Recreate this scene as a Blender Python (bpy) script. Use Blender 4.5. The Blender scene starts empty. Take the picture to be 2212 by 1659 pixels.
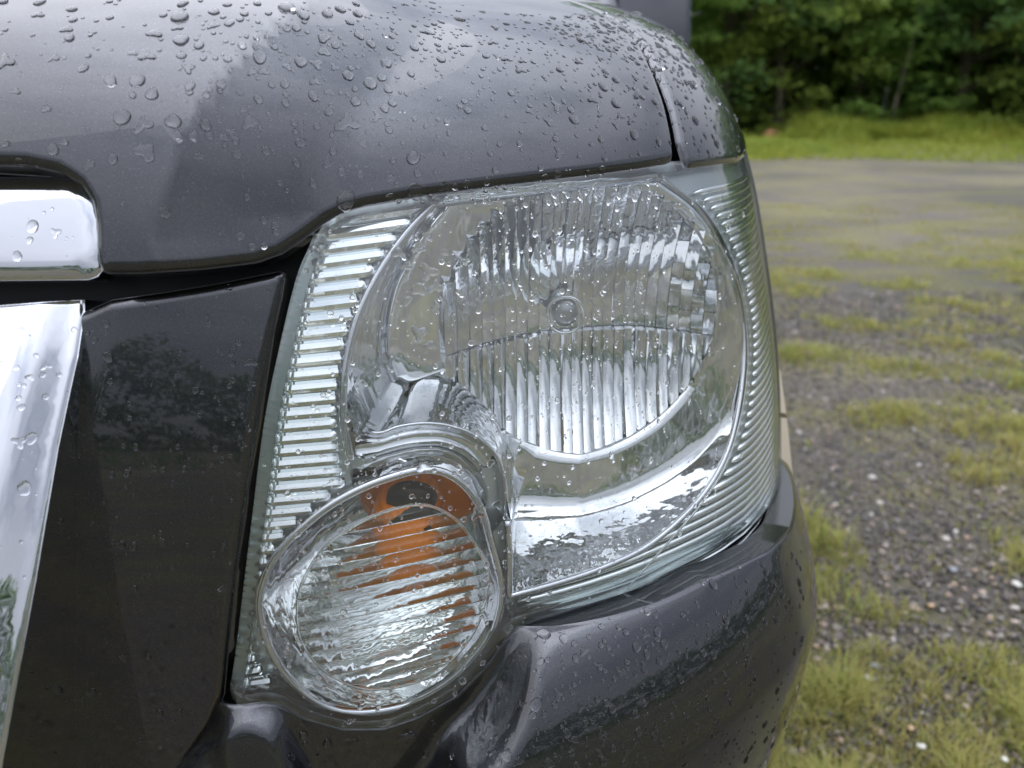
import bpy, bmesh, math, random
import numpy as np
from mathutils import Vector, Matrix
from mathutils.bvhtree import BVHTree
from mathutils.geometry import delaunay_2d_cdt

random.seed(7)
RNG = np.random.default_rng(11)
scene = bpy.context.scene
COL = scene.collection

# ------------------------------------------------------------------ camera
CW, CH, CF = 2212.0, 1659.0, 1640.0           # the photograph's own frame, used to lay out outlines
PITCH = math.radians(19.5)
CAMZ = 1.02
cam_d = bpy.data.cameras.new('camera')
cam = bpy.data.objects.new('camera', cam_d)
COL.objects.link(cam)
cam.location = (0, 0, CAMZ)
cam.rotation_euler = (math.pi / 2 - PITCH, 0, 0)
cam_d.sensor_width = 36.0
cam_d.lens = CF / CW * 36.0
cam_d.clip_start = 0.02
cam_d.clip_end = 600
cam_d.dof.use_dof = True
cam_d.dof.focus_distance = 0.47
cam_d.dof.aperture_fstop = 6.3
scene.camera = cam

# ------------------------------------------------------------------ sky and sun
SUN_EL, SUN_ROT = math.radians(55), math.radians(282)
world = bpy.data.worlds.new('World')
scene.world = world
world.use_nodes = True
wt = world.node_tree
wt.nodes.clear()
def wn(t, **k):
    n = wt.nodes.new(t)
    for a, b in k.items():
        setattr(n, a, b)
    return n
w_out = wn('ShaderNodeOutputWorld')
w_bg = wn('ShaderNodeBackground')
w_bg.inputs[1].default_value = 0.10
w_sky = wn('ShaderNodeTexSky', sky_type='NISHITA', sun_disc=False, sun_elevation=SUN_EL, sun_rotation=SUN_ROT)
w_sky.air_density = 1.0
w_tc = wn('ShaderNodeTexCoord')
w_map = wn('ShaderNodeMapping')
w_map.inputs['Scale'].default_value = (1.0, 1.0, 2.6)
w_n1 = wn('ShaderNodeTexNoise')
w_n1.inputs['Scale'].default_value = 1.5
w_n1.inputs['Detail'].default_value = 6
w_n1.inputs['Roughness'].default_value = 0.55
w_r1 = wn('ShaderNodeValToRGB')          # how dense the cloud deck is
w_r1.color_ramp.elements[0].position = 0.30
w_r1.color_ramp.elements[0].color = (0.55, 0.55, 0.55, 1)
w_r1.color_ramp.elements[1].position = 0.52
w_r1.color_ramp.elements[1].color = (1, 1, 1, 1)
w_r2 = wn('ShaderNodeValToRGB')          # grey bellies to white tops
w_r2.color_ramp.elements[0].position = 0.33
w_r2.color_ramp.elements[0].color = (7.4, 7.9, 9.2, 1)
w_r2.color_ramp.elements[1].position = 0.66
w_r2.color_ramp.elements[1].color = (10.0, 10.5, 11.9, 1)
w_mix = wn('ShaderNodeMixRGB')
L = wt.links.new
L(w_tc.outputs['Generated'], w_map.inputs[0])
L(w_map.outputs[0], w_n1.inputs[0])
L(w_n1.outputs[0], w_r1.inputs[0])
L(w_n1.outputs[0], w_r2.inputs[0])
L(w_r1.outputs[0], w_mix.inputs[0])
L(w_sky.outputs[0], w_mix.inputs[1])
L(w_r2.outputs[0], w_mix.inputs[2])
w_sep = wn('ShaderNodeSeparateXYZ')      # an overcast sky is dimmer towards the horizon than overhead
w_gr = wn('ShaderNodeMapRange')
w_gr.inputs['From Min'].default_value = 0.0
w_gr.inputs['From Max'].default_value = 1.0
w_gr.inputs['To Min'].default_value = 0.32
w_gr.inputs['To Max'].default_value = 1.85
w_sq = wn('ShaderNodeMath', operation='POWER', use_clamp=True)
w_sq.inputs[1].default_value = 2.8
w_mx0 = wn('ShaderNodeMath', operation='MAXIMUM')
w_mx0.inputs[1].default_value = 0.0
w_mul = wn('ShaderNodeMixRGB', blend_type='MULTIPLY')
w_mul.inputs[0].default_value = 1.0
L(w_tc.outputs['Generated'], w_sep.inputs[0])
L(w_sep.outputs['Z'], w_mx0.inputs[0])
L(w_mx0.outputs[0], w_sq.inputs[0])
L(w_sq.outputs[0], w_gr.inputs[0])
L(w_mix.outputs[0], w_mul.inputs[1])
L(w_gr.outputs[0], w_mul.inputs[2])
L(w_mul.outputs[0], w_bg.inputs[0])
L(w_bg.outputs[0], w_out.inputs[0])
sun_d = bpy.data.lights.new('sun', 'SUN')
sun_d.energy = 0.6
sun_d.angle = math.radians(100)
sun_d.color = (1.0, 0.96, 0.9)
sun = bpy.data.objects.new('sun', sun_d)
sun.rotation_euler = (math.pi / 2 - SUN_EL, 0, -SUN_ROT + math.pi)
COL.objects.link(sun)

scene.view_settings.view_transform = 'Standard'
scene.view_settings.look = 'None'
scene.view_settings.gamma = 1
scene.view_settings.exposure = 1.1
scene.view_settings.use_curve_mapping = False
cy = scene.cycles
cy.use_denoising = True
cy.max_bounces = 20
cy.diffuse_bounces = 5
cy.glossy_bounces = 8
cy.transmission_bounces = 14
cy.transparent_max_bounces = 16
cy.sample_clamp_indirect = 6
cy.blur_glossy = 0.3
cy.caustics_reflective = True
cy.caustics_refractive = True

# ------------------------------------------------------------------ materials
def mat_new(name):
    m = bpy.data.materials.new(name)
    m.use_nodes = True
    nt = m.node_tree
    return m, nt, nt.nodes['Principled BSDF'], nt.nodes['Material Output']

def pset(b, **k):
    for a, v in k.items():
        b.inputs[a.replace('_', ' ')].default_value = v

def noise(nt, scale, detail=4, rough=0.55, coord='Object', map_scale=None):
    tc = nt.nodes.new('ShaderNodeTexCoord')
    n = nt.nodes.new('ShaderNodeTexNoise')
    n.inputs['Scale'].default_value = scale
    n.inputs['Detail'].default_value = detail
    n.inputs['Roughness'].default_value = rough
    src = tc.outputs[coord]
    if map_scale:
        mp = nt.nodes.new('ShaderNodeMapping')
        mp.inputs['Scale'].default_value = map_scale
        nt.links.new(src, mp.inputs[0])
        src = mp.outputs[0]
    nt.links.new(src, n.inputs['Vector'])
    return n

def ramp(nt, src, stops):
    r = nt.nodes.new('ShaderNodeValToRGB')
    e = r.color_ramp.elements
    while len(e) < len(stops):
        e.new(0.5)
    for i, (p, c) in enumerate(stops):
        e[i].position = p
        e[i].color = (*c, 1) if len(c) == 3 else c
    nt.links.new(src, r.inputs[0])
    return r

def bump(nt, src, b, strength, dist):
    n = nt.nodes.new('ShaderNodeBump')
    n.inputs['Strength'].default_value = strength
    n.inputs['Distance'].default_value = dist
    nt.links.new(src, n.inputs['Height'])
    nt.links.new(n.outputs[0], b.inputs['Normal'])
    return n

def simple(name, col, rough=0.5, metal=0.0, **k):
    m, nt, b, o = mat_new(name)
    pset(b, Base_Color=(*col, 1), Roughness=rough, Metallic=metal, **k)
    return m

def make_paint():
    m, nt, b, o = mat_new('dark_grey_metallic_paint')
    n = noise(nt, 1500, 2, 0.6)
    r = ramp(nt, n.outputs[0], [(0.35, (0.034, 0.035, 0.041)), (0.62, (0.049, 0.051, 0.058)), (0.78, (0.13, 0.133, 0.145))])
    nt.links.new(r.outputs[0], b.inputs['Base Color'])
    pset(b, Metallic=1.0, Roughness=0.33, Coat_Weight=1.0, Coat_Roughness=0.012, Coat_IOR=1.6)
    return m

def make_lens():
    m, nt, b, o = mat_new('clear_lens')
    nt.nodes.remove(b)
    tr = nt.nodes.new('ShaderNodeBsdfTransparent')
    tr.inputs[0].default_value = (0.955, 0.972, 0.968, 1)
    gl = nt.nodes.new('ShaderNodeBsdfGlossy')
    gl.inputs['Roughness'].default_value = 0.012
    fr = nt.nodes.new('ShaderNodeFresnel')
    fr.inputs[0].default_value = 1.58
    mu = nt.nodes.new('ShaderNodeMath')
    mu.operation = 'MULTIPLY'
    mu.use_clamp = True
    mu.inputs[1].default_value = 1.5
    mn = nt.nodes.new('ShaderNodeMath')
    mn.operation = 'MINIMUM'
    mn.inputs[1].default_value = 0.30
    mx = nt.nodes.new('ShaderNodeMixShader')
    nt.links.new(fr.outputs[0], mu.inputs[0])
    nt.links.new(mu.outputs[0], mn.inputs[0])
    nt.links.new(mn.outputs[0], mx.inputs[0])
    nt.links.new(tr.outputs[0], mx.inputs[1])
    nt.links.new(gl.outputs[0], mx.inputs[2])
    # veil of reflected sky and water film, imitated by a patchy rough gloss
    hz = nt.nodes.new('ShaderNodeBsdfGlossy')
    hz.inputs['Roughness'].default_value = 0.45
    hn = noise(nt, 14, 4, 0.6)
    hr = ramp(nt, hn.outputs[0], [(0.35, (0.03, 0.03, 0.03)), (0.7, (0.09, 0.09, 0.09))])
    m2 = nt.nodes.new('ShaderNodeMixShader')
    nt.links.new(hr.outputs[0], m2.inputs[0])
    nt.links.new(mx.outputs[0], m2.inputs[1])
    nt.links.new(hz.outputs[0], m2.inputs[2])
    nt.links.new(m2.outputs[0], o.inputs[0])
    return m

def make_glass(name, ior, col=(1, 1, 1), rough=0.0):
    m, nt, b, o = mat_new(name)
    nt.nodes.remove(b)
    g = nt.nodes.new('ShaderNodeBsdfGlass')
    g.inputs['IOR'].default_value = ior
    g.inputs['Roughness'].default_value = rough
    g.inputs['Color'].default_value = (*col, 1)
    nt.links.new(g.outputs[0], o.inputs[0])
    return m

PAINT = make_paint()
LENS = make_lens()
WATER = make_glass('rain_water', 1.333)
CLEAR = make_glass('clear_plastic', 1.48, (0.97, 0.985, 0.98))
EDGE = make_glass('lens_edge_plastic', 1.45, (0.93, 0.96, 0.955), 0.20)
CHROME = simple('chrome', (0.60, 0.61, 0.64), 0.035, 1.0)
def make_reflector():
    m, nt, b, o = mat_new('reflector_metal')
    pset(b, Base_Color=(0.72, 0.73, 0.74, 1), Roughness=0.05, Metallic=1.0)
    n = noise(nt, 48, 2.5, 0.5, map_scale=(1.0, 1.0, 0.35))
    bump(nt, n.outputs[0], b, 0.5, 0.0024)
    return m
REFL = make_reflector()
BEZEL = simple('bezel_metal', (0.50, 0.54, 0.54), 0.28, 0.85)
RIBM = simple('rib_metal', (0.88, 0.91, 0.91), 0.05, 1.0)
BLACK = simple('black_plastic', (0.012, 0.012, 0.014), 0.6)
RUBBER = simple('tyre_rubber', (0.018, 0.018, 0.018), 0.75)
AMBER = simple('amber_plastic', (1.0, 0.25, 0.0), 0.12, 0.0, Specular_IOR_Level=0.25)
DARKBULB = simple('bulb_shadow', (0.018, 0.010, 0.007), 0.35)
BEIGE = simple('beige_cladding', (0.42, 0.36, 0.26), 0.45)
GLASSWIN = simple('window_glass', (0.02, 0.025, 0.03), 0.03, 0.0, Specular_IOR_Level=0.8)

# ------------------------------------------------------------------ object helpers
def link_mesh(name, verts, faces, mat, parent=None, smooth=True, normals=None, base=None):
    me = bpy.data.meshes.new(name)
    verts = np.asarray(verts, dtype=np.float64)
    if isinstance(faces, np.ndarray):
        k = faces.shape[1]
        me.vertices.add(len(verts))
        me.vertices.foreach_set('co', verts.astype(np.float32).ravel())
        me.loops.add(faces.size)
        me.loops.foreach_set('vertex_index', faces.astype(np.int32).ravel())
        me.polygons.add(len(faces))
        me.polygons.foreach_set('loop_start', np.arange(0, faces.size, k, dtype=np.int32))
        me.update(calc_edges=True)
    else:
        me.from_pydata([tuple(v) for v in verts], [], [tuple(f) for f in faces])
    if smooth:
        me.polygons.foreach_set('use_smooth', np.ones(len(me.polygons), dtype=bool))
    me.update()
    me.validate()
    if normals is not None:
        me.normals_split_custom_set_from_vertices([tuple(n) for n in normals])
    if mat is not None:
        me.materials.append(mat)
    ob = bpy.data.objects.new(name, me)
    COL.objects.link(ob)
    if parent is not None:
        set_parent(ob, parent)
    return ob

ORIGIN = {}
def set_parent(ob, parent):
    ob.parent = parent
    o = ORIGIN.get(parent.name)
    if o is not None:
        ob.matrix_parent_inverse = Matrix.Translation(-Vector(o))

def empty(name, loc, label=None, cat=None, group=None):
    e = bpy.data.objects.new(name, None)
    COL.objects.link(e)
    e.location = loc
    e.empty_display_size = 0.1
    ORIGIN[e.name] = loc
    tag(e, label, cat, group)
    return e

def tag(o, label=None, cat=None, group=None, kind=None):
    if label: o['label'] = label
    if cat: o['category'] = cat
    if group: o['group'] = group
    if kind: o['kind'] = kind
    return o

def cr(pts, n, closed=False):
    """Catmull-Rom through points, n samples spread by length."""
    P = np.asarray(pts, float)
    if closed:
        Q = np.vstack([P[-1], P, P[0], P[1]])
    else:
        Q = np.vstack([2 * P[0] - P[1], P, 2 * P[-1] - P[-2]])
    out = []
    for i in range(1, len(Q) - 2):
        t = np.linspace(0, 1, 24, endpoint=False)[:, None]
        p0, p1, p2, p3 = Q[i - 1], Q[i], Q[i + 1], Q[i + 2]
        out.append(0.5 * ((2 * p1) + (-p0 + p2) * t + (2 * p0 - 5 * p1 + 4 * p2 - p3) * t ** 2 + (-p0 + 3 * p1 - 3 * p2 + p3) * t ** 3))
    if not closed:
        out.append(Q[-2][None])
    C = np.vstack(out)
    if closed:
        C = np.vstack([C, C[0]])
    s = np.concatenate([[0], np.cumsum(np.linalg.norm(np.diff(C, axis=0), axis=1))])
    q = np.linspace(0, s[-1], n + 1 if closed else n)
    R = np.stack([np.interp(q, s, C[:, k]) for k in range(C.shape[1])], 1)
    return R[:-1] if closed else R

def tube(path, rad, seg=8, closed=False, squash=None):
    P = np.asarray(path, float)
    n = len(P)
    T = np.roll(P, -1, 0) - np.roll(P, 1, 0)
    if not closed:
        T[0] = P[1] - P[0]
        T[-1] = P[-1] - P[-2]
    T /= np.linalg.norm(T, axis=1)[:, None] + 1e-12
    ref = np.array([0, -1.0, 0.05])
    A = np.cross(T, ref)
    A /= np.linalg.norm(A, axis=1)[:, None] + 1e-12
    B = np.cross(A, T)
    r = np.broadcast_to(np.asarray(rad, float), (n,))
    V = []
    for k in range(seg):
        a = 2 * math.pi * k / seg
        V.append(P + A * (r * math.cos(a))[:, None] + B * (r * math.sin(a))[:, None])
    V = np.stack(V, 1).reshape(-1, 3)
    Fs = []
    m = n if closed else n - 1
    for i in range(m):
        j = (i + 1) % n
        for k in range(seg):
            k2 = (k + 1) % seg
            Fs.append((i * seg + k, i * seg + k2, j * seg + k2, j * seg + k))
    if not closed:
        Fs.append(tuple(range(seg))[::-1])
        Fs.append(tuple((n - 1) * seg + k for k in range(seg)))
    return V, Fs

def loft(rings, closed=True):
    R = np.asarray(rings, float)
    m, n, _ = R.shape
    Fs = []
    for i in range(m - 1):
        for k in range(n if closed else n - 1):
            k2 = (k + 1) % n
            Fs.append((i * n + k, i * n + k2, (i + 1) * n + k2, (i + 1) * n + k))
    return R.reshape(-1, 3), Fs

def lathe(profile, center, axis, seg=24):
    """profile: (radius, along-axis) pairs."""
    ax = Vector(axis).normalized()
    u = ax.orthogonal().normalized()
    w = ax.cross(u)
    rings = []
    for r, d in profile:
        rings.append([np.array(Vector(center) + ax * d + (u * math.cos(t) + w * math.sin(t)) * r)
                      for t in np.linspace(0, 2 * math.pi, seg, endpoint=False)])
    return loft(rings)

def box_mesh(c, s, bev=0.0):
    bm = bmesh.new()
    bmesh.ops.create_cube(bm, size=1.0)
    for v in bm.verts:
        v.co = Vector((v.co.x * s[0] + c[0], v.co.y * s[1] + c[1], v.co.z * s[2] + c[2]))
    if bev:
        bmesh.ops.bevel(bm, geom=bm.edges[:], offset=bev, segments=3, affect='EDGES', profile=0.5)
    V = [tuple(v.co) for v in bm.verts]
    bm.verts.index_update()
    Fs = [tuple(v.index for v in f.verts) for f in bm.faces]
    bm.free()
    return V, Fs

def join(parts):
    V, Fs = [], []
    for v, f in parts:
        o = len(V)
        V += [tuple(p) for p in v]
        Fs += [tuple(i + o for i in q) for q in f]
    return V, Fs

# ------------------------------------------------------------------ the body shell: one swept surface the car's skin panels lie on
XA, WB, AB, YC, NEXP, SLOPE = -0.60, 0.90, 0.90, 1.24, 4.0, 0.105
PROF = np.array([(.30, -.012, -.012), (.45, -.010, -.010), (.60, -.005, -.005), (.70, 0, 0), (.80, .012, .010), (.90, .033, .028),
                 (.98, .054, .050), (1.02, .078, .066), (1.05, .115, .09), (1.07, .155, .125), (1.085, .21, .2),
                 (1.093, .28, .36), (1.096, .32, .62), (1.098, .36, 1.10)])
_pp = cr(PROF, 1600)
PV = np.concatenate([[0], np.cumsum(np.linalg.norm(np.diff(_pp[:, [0, 2]], axis=0), axis=1))])
for _ in range(2):                      # soften the spline's joints
    k = np.ones(31) / 31
    pad = np.pad(_pp, ((15, 15), (0, 0)), mode='reflect', reflect_type='odd')
    _pp = np.stack([np.convolve(pad[:, i], k, 'valid') for i in range(3)], 1)
PZ, PQX, PQY = _pp.T
VMAX = PV[-1]
_t = np.linspace(np.pi / 2, 0, 8000)
_c = np.abs(np.cos(_t)) ** (2 / NEXP)
_s = np.abs(np.sin(_t)) ** (2 / NEXP)
_L = np.concatenate([[0], np.cumsum(np.hypot(np.diff(WB * _c), np.diff(AB * _s)))])
UMAX = _L[-1]

def shell_raw(U, V):
    U = np.asarray(U, float)
    V = np.asarray(V, float)
    c = np.interp(np.abs(U), _L, _c) * np.sign(U)
    s = np.interp(np.abs(U), _L, _s)
    ext = np.maximum(0, np.abs(U) - UMAX)
    z = np.interp(V, PV, PZ)
    qx = np.interp(V, PV, PQX)
    qy = np.interp(V, PV, PQY)
    x = XA + (WB - qx) * c
    y = YC - (AB - qy) * s + ext
    rampz = np.clip((z - 0.97) / 0.10, 0, 1)
    rampz = rampz * rampz * (3 - 2 * rampz)
    z = z + SLOPE * np.maximum(0, y - 0.45) * rampz
    return np.stack([x, y, z], -1)

def shell_n(U, V, e=1.2e-3):
    du = shell_raw(U + e, V) - shell_raw(U - e, V)
    dv = shell_raw(U, np.minimum(V + e, VMAX)) - shell_raw(U, np.maximum(V - e, 0))
    n = np.cross(du, dv)
    return n / (np.linalg.norm(n, axis=-1)[..., None] + 1e-15)

def shell(U, V, off=0.0):
    p = shell_raw(U, V)
    return p + shell_n(U, V) * np.asarray(off)[..., None] if np.ndim(off) else p + shell_n(U, V) * off

def v_of_z(z):
    return float(np.interp(z, PZ, PV))

def uv_side(y, z):
    """shell coordinates of the flank point at depth y and height z"""
    v = v_of_z(z)
    qy = np.interp(v, PV, PQY)
    s = (YC - y) / (AB - qy)
    if s <= 0:
        return UMAX + (y - YC), v
    return float(np.interp(-s, -_s, _L)), v

CAM = np.array([0, 0, CAMZ])
FWD = np.array([0, math.cos(PITCH), -math.sin(PITCH)])
UPV = np.array([0, math.sin(PITCH), math.cos(PITCH)])
def ray(px, py):
    d = FWD + np.array([1, 0, 0]) * ((px - CW / 2) / CF) - UPV * ((py - CH / 2) / CF)
    return d

_gu = np.linspace(-0.2, UMAX + 0.5, 260)
_gv = np.linspace(0, VMAX, 180)
_GU, _GV = np.meshgrid(_gu, _gv, indexing='ij')
_gp = shell_raw(_GU, _GV).reshape(-1, 3)
_gf = [(i * 180 + j, (i + 1) * 180 + j, (i + 1) * 180 + j + 1, i * 180 + j + 1) for i in range(259) for j in range(179)]
SH_BVH = BVHTree.FromPolygons([tuple(p) for p in _gp], _gf)

def uv(px, py, off=0.0):
    """the shell coordinates where the line of sight through an outline point of the photograph meets the body"""
    d = ray(px, py)
    hit = SH_BVH.ray_cast(Vector(CAM), Vector(d))
    if hit[0] is None:
        raise ValueError(f'no hit {px} {py}')
    f = _gf[hit[2]]
    U = float(np.mean([_GU.flat[i] for i in f]))
    V = float(np.mean([_GV.flat[i] for i in f]))
    t = float(np.linalg.norm(np.array(hit[0]) - CAM) / np.linalg.norm(d))
    x = np.array([U, V, t])
    e = 4e-4
    for _ in range(14):
        r = shell(x[0], x[1], off) - CAM - d * x[2]
        if np.linalg.norm(r) < 1e-6:
            break
        J = np.stack([(shell(x[0] + e, x[1], off) - shell(x[0] - e, x[1], off)) / (2 * e),
                      (shell(x[0], x[1] + e, off) - shell(x[0], x[1] - e, off)) / (2 * e), -d], 1)
        try:
            dx = np.linalg.solve(J, -r)
        except np.linalg.LinAlgError:
            break
        dx = np.clip(dx, -0.03, 0.03)
        x = x + dx
        x[1] = min(max(x[1], 0.002), VMAX - 0.002)
    return x[0], x[1]

def uvs(pts, off=0.0):
    return np.array([uv(a, b, off) for a, b in pts])

def at_y(px, py, y):
    d = ray(px, py)
    return CAM + d * (y / d[1])

def densify(P, step, closed=True):
    P = np.asarray(P, float)
    out = []
    n = len(P)
    for i in range(n if closed else n - 1):
        a, b = P[i], P[(i + 1) % n]
        k = max(1, int(math.ceil(np.linalg.norm(b - a) / step)))
        for j in range(k):
            out.append(a + (b - a) * j / k)
    if not closed:
        out.append(P[-1])
    return np.array(out)

def inside(poly, P):
    x, y = P[:, 0], P[:, 1]
    r = np.zeros(len(P), bool)
    n = len(poly)
    for i in range(n):
        x1, y1 = poly[i]
        x2, y2 = poly[(i + 1) % n]
        c = (y1 > y) != (y2 > y)
        if c.any():
            with np.errstate(divide='ignore', invalid='ignore'):
                xi = (x2 - x1) * (y - y1) / (y2 - y1 + 1e-18) + x1
            r ^= c & (x < xi)
    return r

def seg_dist(P, A, B):
    """distance of points P to the nearest of the segments A->B"""
    P = np.atleast_2d(P)
    best = np.full(len(P), 1e9)
    for a, b in zip(A, B):
        ab = b - a
        t = np.clip(((P - a) @ ab) / (ab @ ab + 1e-18), 0, 1)
        d = np.hypot(P[:, 0] - a[0] - t * ab[0], P[:, 1] - a[1] - t * ab[1])
        best = np.minimum(best, d)
    return best

def line_dist(P, line, closed=False):
    A = line
    B = np.roll(line, -1, 0)
    if not closed:
        A, B = A[:-1], B[:-1]
    return seg_dist(P, A, B)

BVHS = {}
def patch(name, poly, spacing, mat, parent, off=0.0, edge_r=0.0, depth=0.012, holes=(), fine=None, keep=True):
    """a skin panel: a cut-out of the shell, raised by off(u, v), its border rolled over and turned inwards"""
    step = fine or spacing
    poly = densify(poly, step)
    hs = [densify(h, step) for h in holes]
    lo, hi = poly.min(0), poly.max(0)
    gx = np.arange(lo[0], hi[0], spacing)
    gy = np.arange(lo[1], hi[1], spacing)
    X, Y = np.meshgrid(gx, gy)
    X = X + (np.arange(len(gy)) % 2)[:, None] * spacing * 0.5
    G = np.stack([X.ravel(), Y.ravel()], 1)
    G = G[inside(poly, G)]
    for h in hs:
        G = G[~inside(h, G)]
    rims = [poly] + hs
    def bd(P):
        return np.min([line_dist(P, r, True) for r in rims], axis=0)
    dG = bd(G) if len(G) else np.zeros(0)
    G = G[dG > spacing * 0.55]
    if edge_r:
        # extra rows just inside the border so that the rolled edge is smooth
        ex = []
        for r in rims:
            t = np.roll(r, -1, 0) - np.roll(r, 1, 0)
            t /= np.linalg.norm(t, axis=1)[:, None] + 1e-12
            nrm = np.stack([-t[:, 1], t[:, 0]], 1)
            for f in (0.12, 0.35, 0.7, 1.05):
                for sg in (1, -1):
                    q = r + nrm * sg * edge_r * f
                    ok = inside(poly, q)
                    for h in hs:
                        ok &= ~inside(h, q)
                    q = q[ok]
                    if len(q):
                        d = bd(q)
                        ex.append(q[d > edge_r * f * 0.93])
        ex = np.vstack(ex)
        dG = bd(G)
        G = np.vstack([G[dG > edge_r * 1.05 + spacing * 0.4], ex])
    allp = np.vstack(rims + [G])
    edges = []
    o = 0
    for r in rims:
        n = len(r)
        edges += [(o + i, o + (i + 1) % n) for i in range(n)]
        o += n
    nb = o
    vs, es, fs, ov, oe, of = delaunay_2d_cdt([Vector(p) for p in allp], edges, [], 0, 1e-7)
    P2 = np.array([tuple(v) for v in vs])
    tri = np.array([f for f in fs if len(f) == 3])
    cen = P2[tri].mean(1)
    ok = inside(poly, cen)
    for h in hs:
        ok &= ~inside(h, cen)
    tri = tri[ok]
    a, b, c = P2[tri[:, 0]], P2[tri[:, 1]], P2[tri[:, 2]]
    flip = (b[:, 0] - a[:, 0]) * (c[:, 1] - a[:, 1]) - (b[:, 1] - a[:, 1]) * (c[:, 0] - a[:, 0]) < 0
    tri[flip] = tri[flip][:, ::-1]
    fo = off if callable(off) else (lambda P: np.full(len(P), float(off)))
    def ev(P):
        o = fo(P)
        if edge_r:
            d = np.clip(bd(P) / edge_r, 0, 1)
            o = o - edge_r * 0.8 * (1 - np.sqrt(np.clip(1 - (1 - d) ** 2, 0, 1)))
        return shell_raw(P[:, 0], P[:, 1]) + shell_n(P[:, 0], P[:, 1]) * o[:, None]
    pos = ev(P2)
    e = 6e-4
    du = ev(P2 + [e, 0]) - ev(P2 - [e, 0])
    dv = ev(P2 + [0, e]) - ev(P2 - [0, e])
    nn = np.cross(du, dv)
    nn /= np.linalg.norm(nn, axis=1)[:, None] + 1e-15
    base_n = shell_n(P2[:, 0], P2[:, 1])
    verts = [pos]
    norms = [nn]
    faces = [tuple(t) for t in tri]
    # border turned inwards
    cnt = {}
    for t in faces:
        for i in range(3):
            k = (t[i], t[(i + 1) % 3])
            cnt[k] = cnt.get(k, 0) + 1
    bed = [k for k in cnt if (k[1], k[0]) not in cnt]
    if depth > 0:
        ids = sorted({i for k in bed for i in k})
        m1 = {v: len(pos) + j for j, v in enumerate(ids)}
        m2 = {v: len(pos) + len(ids) + j for j, v in enumerate(ids)}
        side = {}
        for x, y in bed:
            ed = pos[y] - pos[x]
            sn = np.cross(ed, base_n[x])
            sn /= np.linalg.norm(sn) + 1e-12
            side[x] = side.get(x, 0) + sn
            side[y] = side.get(y, 0) + sn
        sn = np.array([side[i] / (np.linalg.norm(side[i]) + 1e-12) for i in ids])
        verts += [pos[ids], pos[ids] - base_n[ids] * depth]
        norms += [sn, sn]
        faces += [(y, x, m1[x], m1[y]) for x, y in bed if False]
        faces += [(m1[y], m1[x], m2[x], m2[y]) for x, y in bed]
    Vv = np.vstack(verts)
    Nn = np.vstack(norms)
    ob = link_mesh(name, Vv, faces, mat, parent, True, Nn)
    if keep:
        BVHS[name] = BVHTree.FromPolygons([tuple(p) for p in pos], [tuple(t) for t in tri])
    return ob

def smooth_field(fn, lo, hi, step, sigma):
    """fn sampled on a grid and blurred, so that its kinks become soft; returns an interpolating function"""
    gx = np.arange(lo[0] - 4 * sigma, hi[0] + 4 * sigma, step)
    gy = np.arange(lo[1] - 4 * sigma, hi[1] + 4 * sigma, step)
    X, Y = np.meshgrid(gx, gy, indexing='ij')
    Fv = fn(np.stack([X.ravel(), Y.ravel()], 1)).reshape(X.shape)
    m = int(3 * sigma / step) + 1
    k = np.exp(-0.5 * (np.arange(-m, m + 1) * step / sigma) ** 2)
    k /= k.sum()
    for ax in (0, 1):
        pad = [(m, m) if a == ax else (0, 0) for a in (0, 1)]
        Fp = np.pad(Fv, pad, mode='edge')
        Fv = np.apply_along_axis(lambda r: np.convolve(r, k, 'valid'), ax, Fp)
    def f(P):
        a = np.clip((P[:, 0] - gx[0]) / step, 0, len(gx) - 1.001)
        b = np.clip((P[:, 1] - gy[0]) / step, 0, len(gy) - 1.001)
        i, j = a.astype(int), b.astype(int)
        a, b = a - i, b - j
        return Fv[i, j] * (1 - a) * (1 - b) + Fv[i + 1, j] * a * (1 - b) + Fv[i, j + 1] * (1 - a) * b + Fv[i + 1, j + 1] * a * b
    return f

def sdf_line(P, line):
    """signed distance to an open curve: positive on its right-hand side when walked from first to last point"""
    d = line_dist(P, line)
    best = np.full(len(P), 1e9)
    sg = np.zeros(len(P))
    for a, b in zip(line[:-1], line[1:]):
        ab = b - a
        t = np.clip(((P - a) @ ab) / (ab @ ab + 1e-18), 0, 1)
        q = P - a - t[:, None] * ab
        dd = np.hypot(q[:, 0], q[:, 1])
        c = ab[0] * q[:, 1] - ab[1] * q[:, 0]
        m = dd < best - 1e-9
        best = np.where(m, dd, best)
        sg = np.where(m, -np.sign(c), sg)
    return d * sg

def smooth(x, a, b):
    t = np.clip((x - a) / (b - a), 0, 1)
    return t * t * (3 - 2 * t)

# ------------------------------------------------------------------ the car
CAR = empty('parked_car', (XA, 2.4, 0.0),
            'dark grey car seen from close by, clear headlight and wet bonnet covered in rain drops', 'car')

# --- bonnet (hood) -------------------------------------------------
def safe_uvs(pts, off=0.0):
    out = []
    for p in pts:
        try:
            out.append(uv(*p, off))
        except ValueError:
            pass
    return np.array(out)

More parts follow.
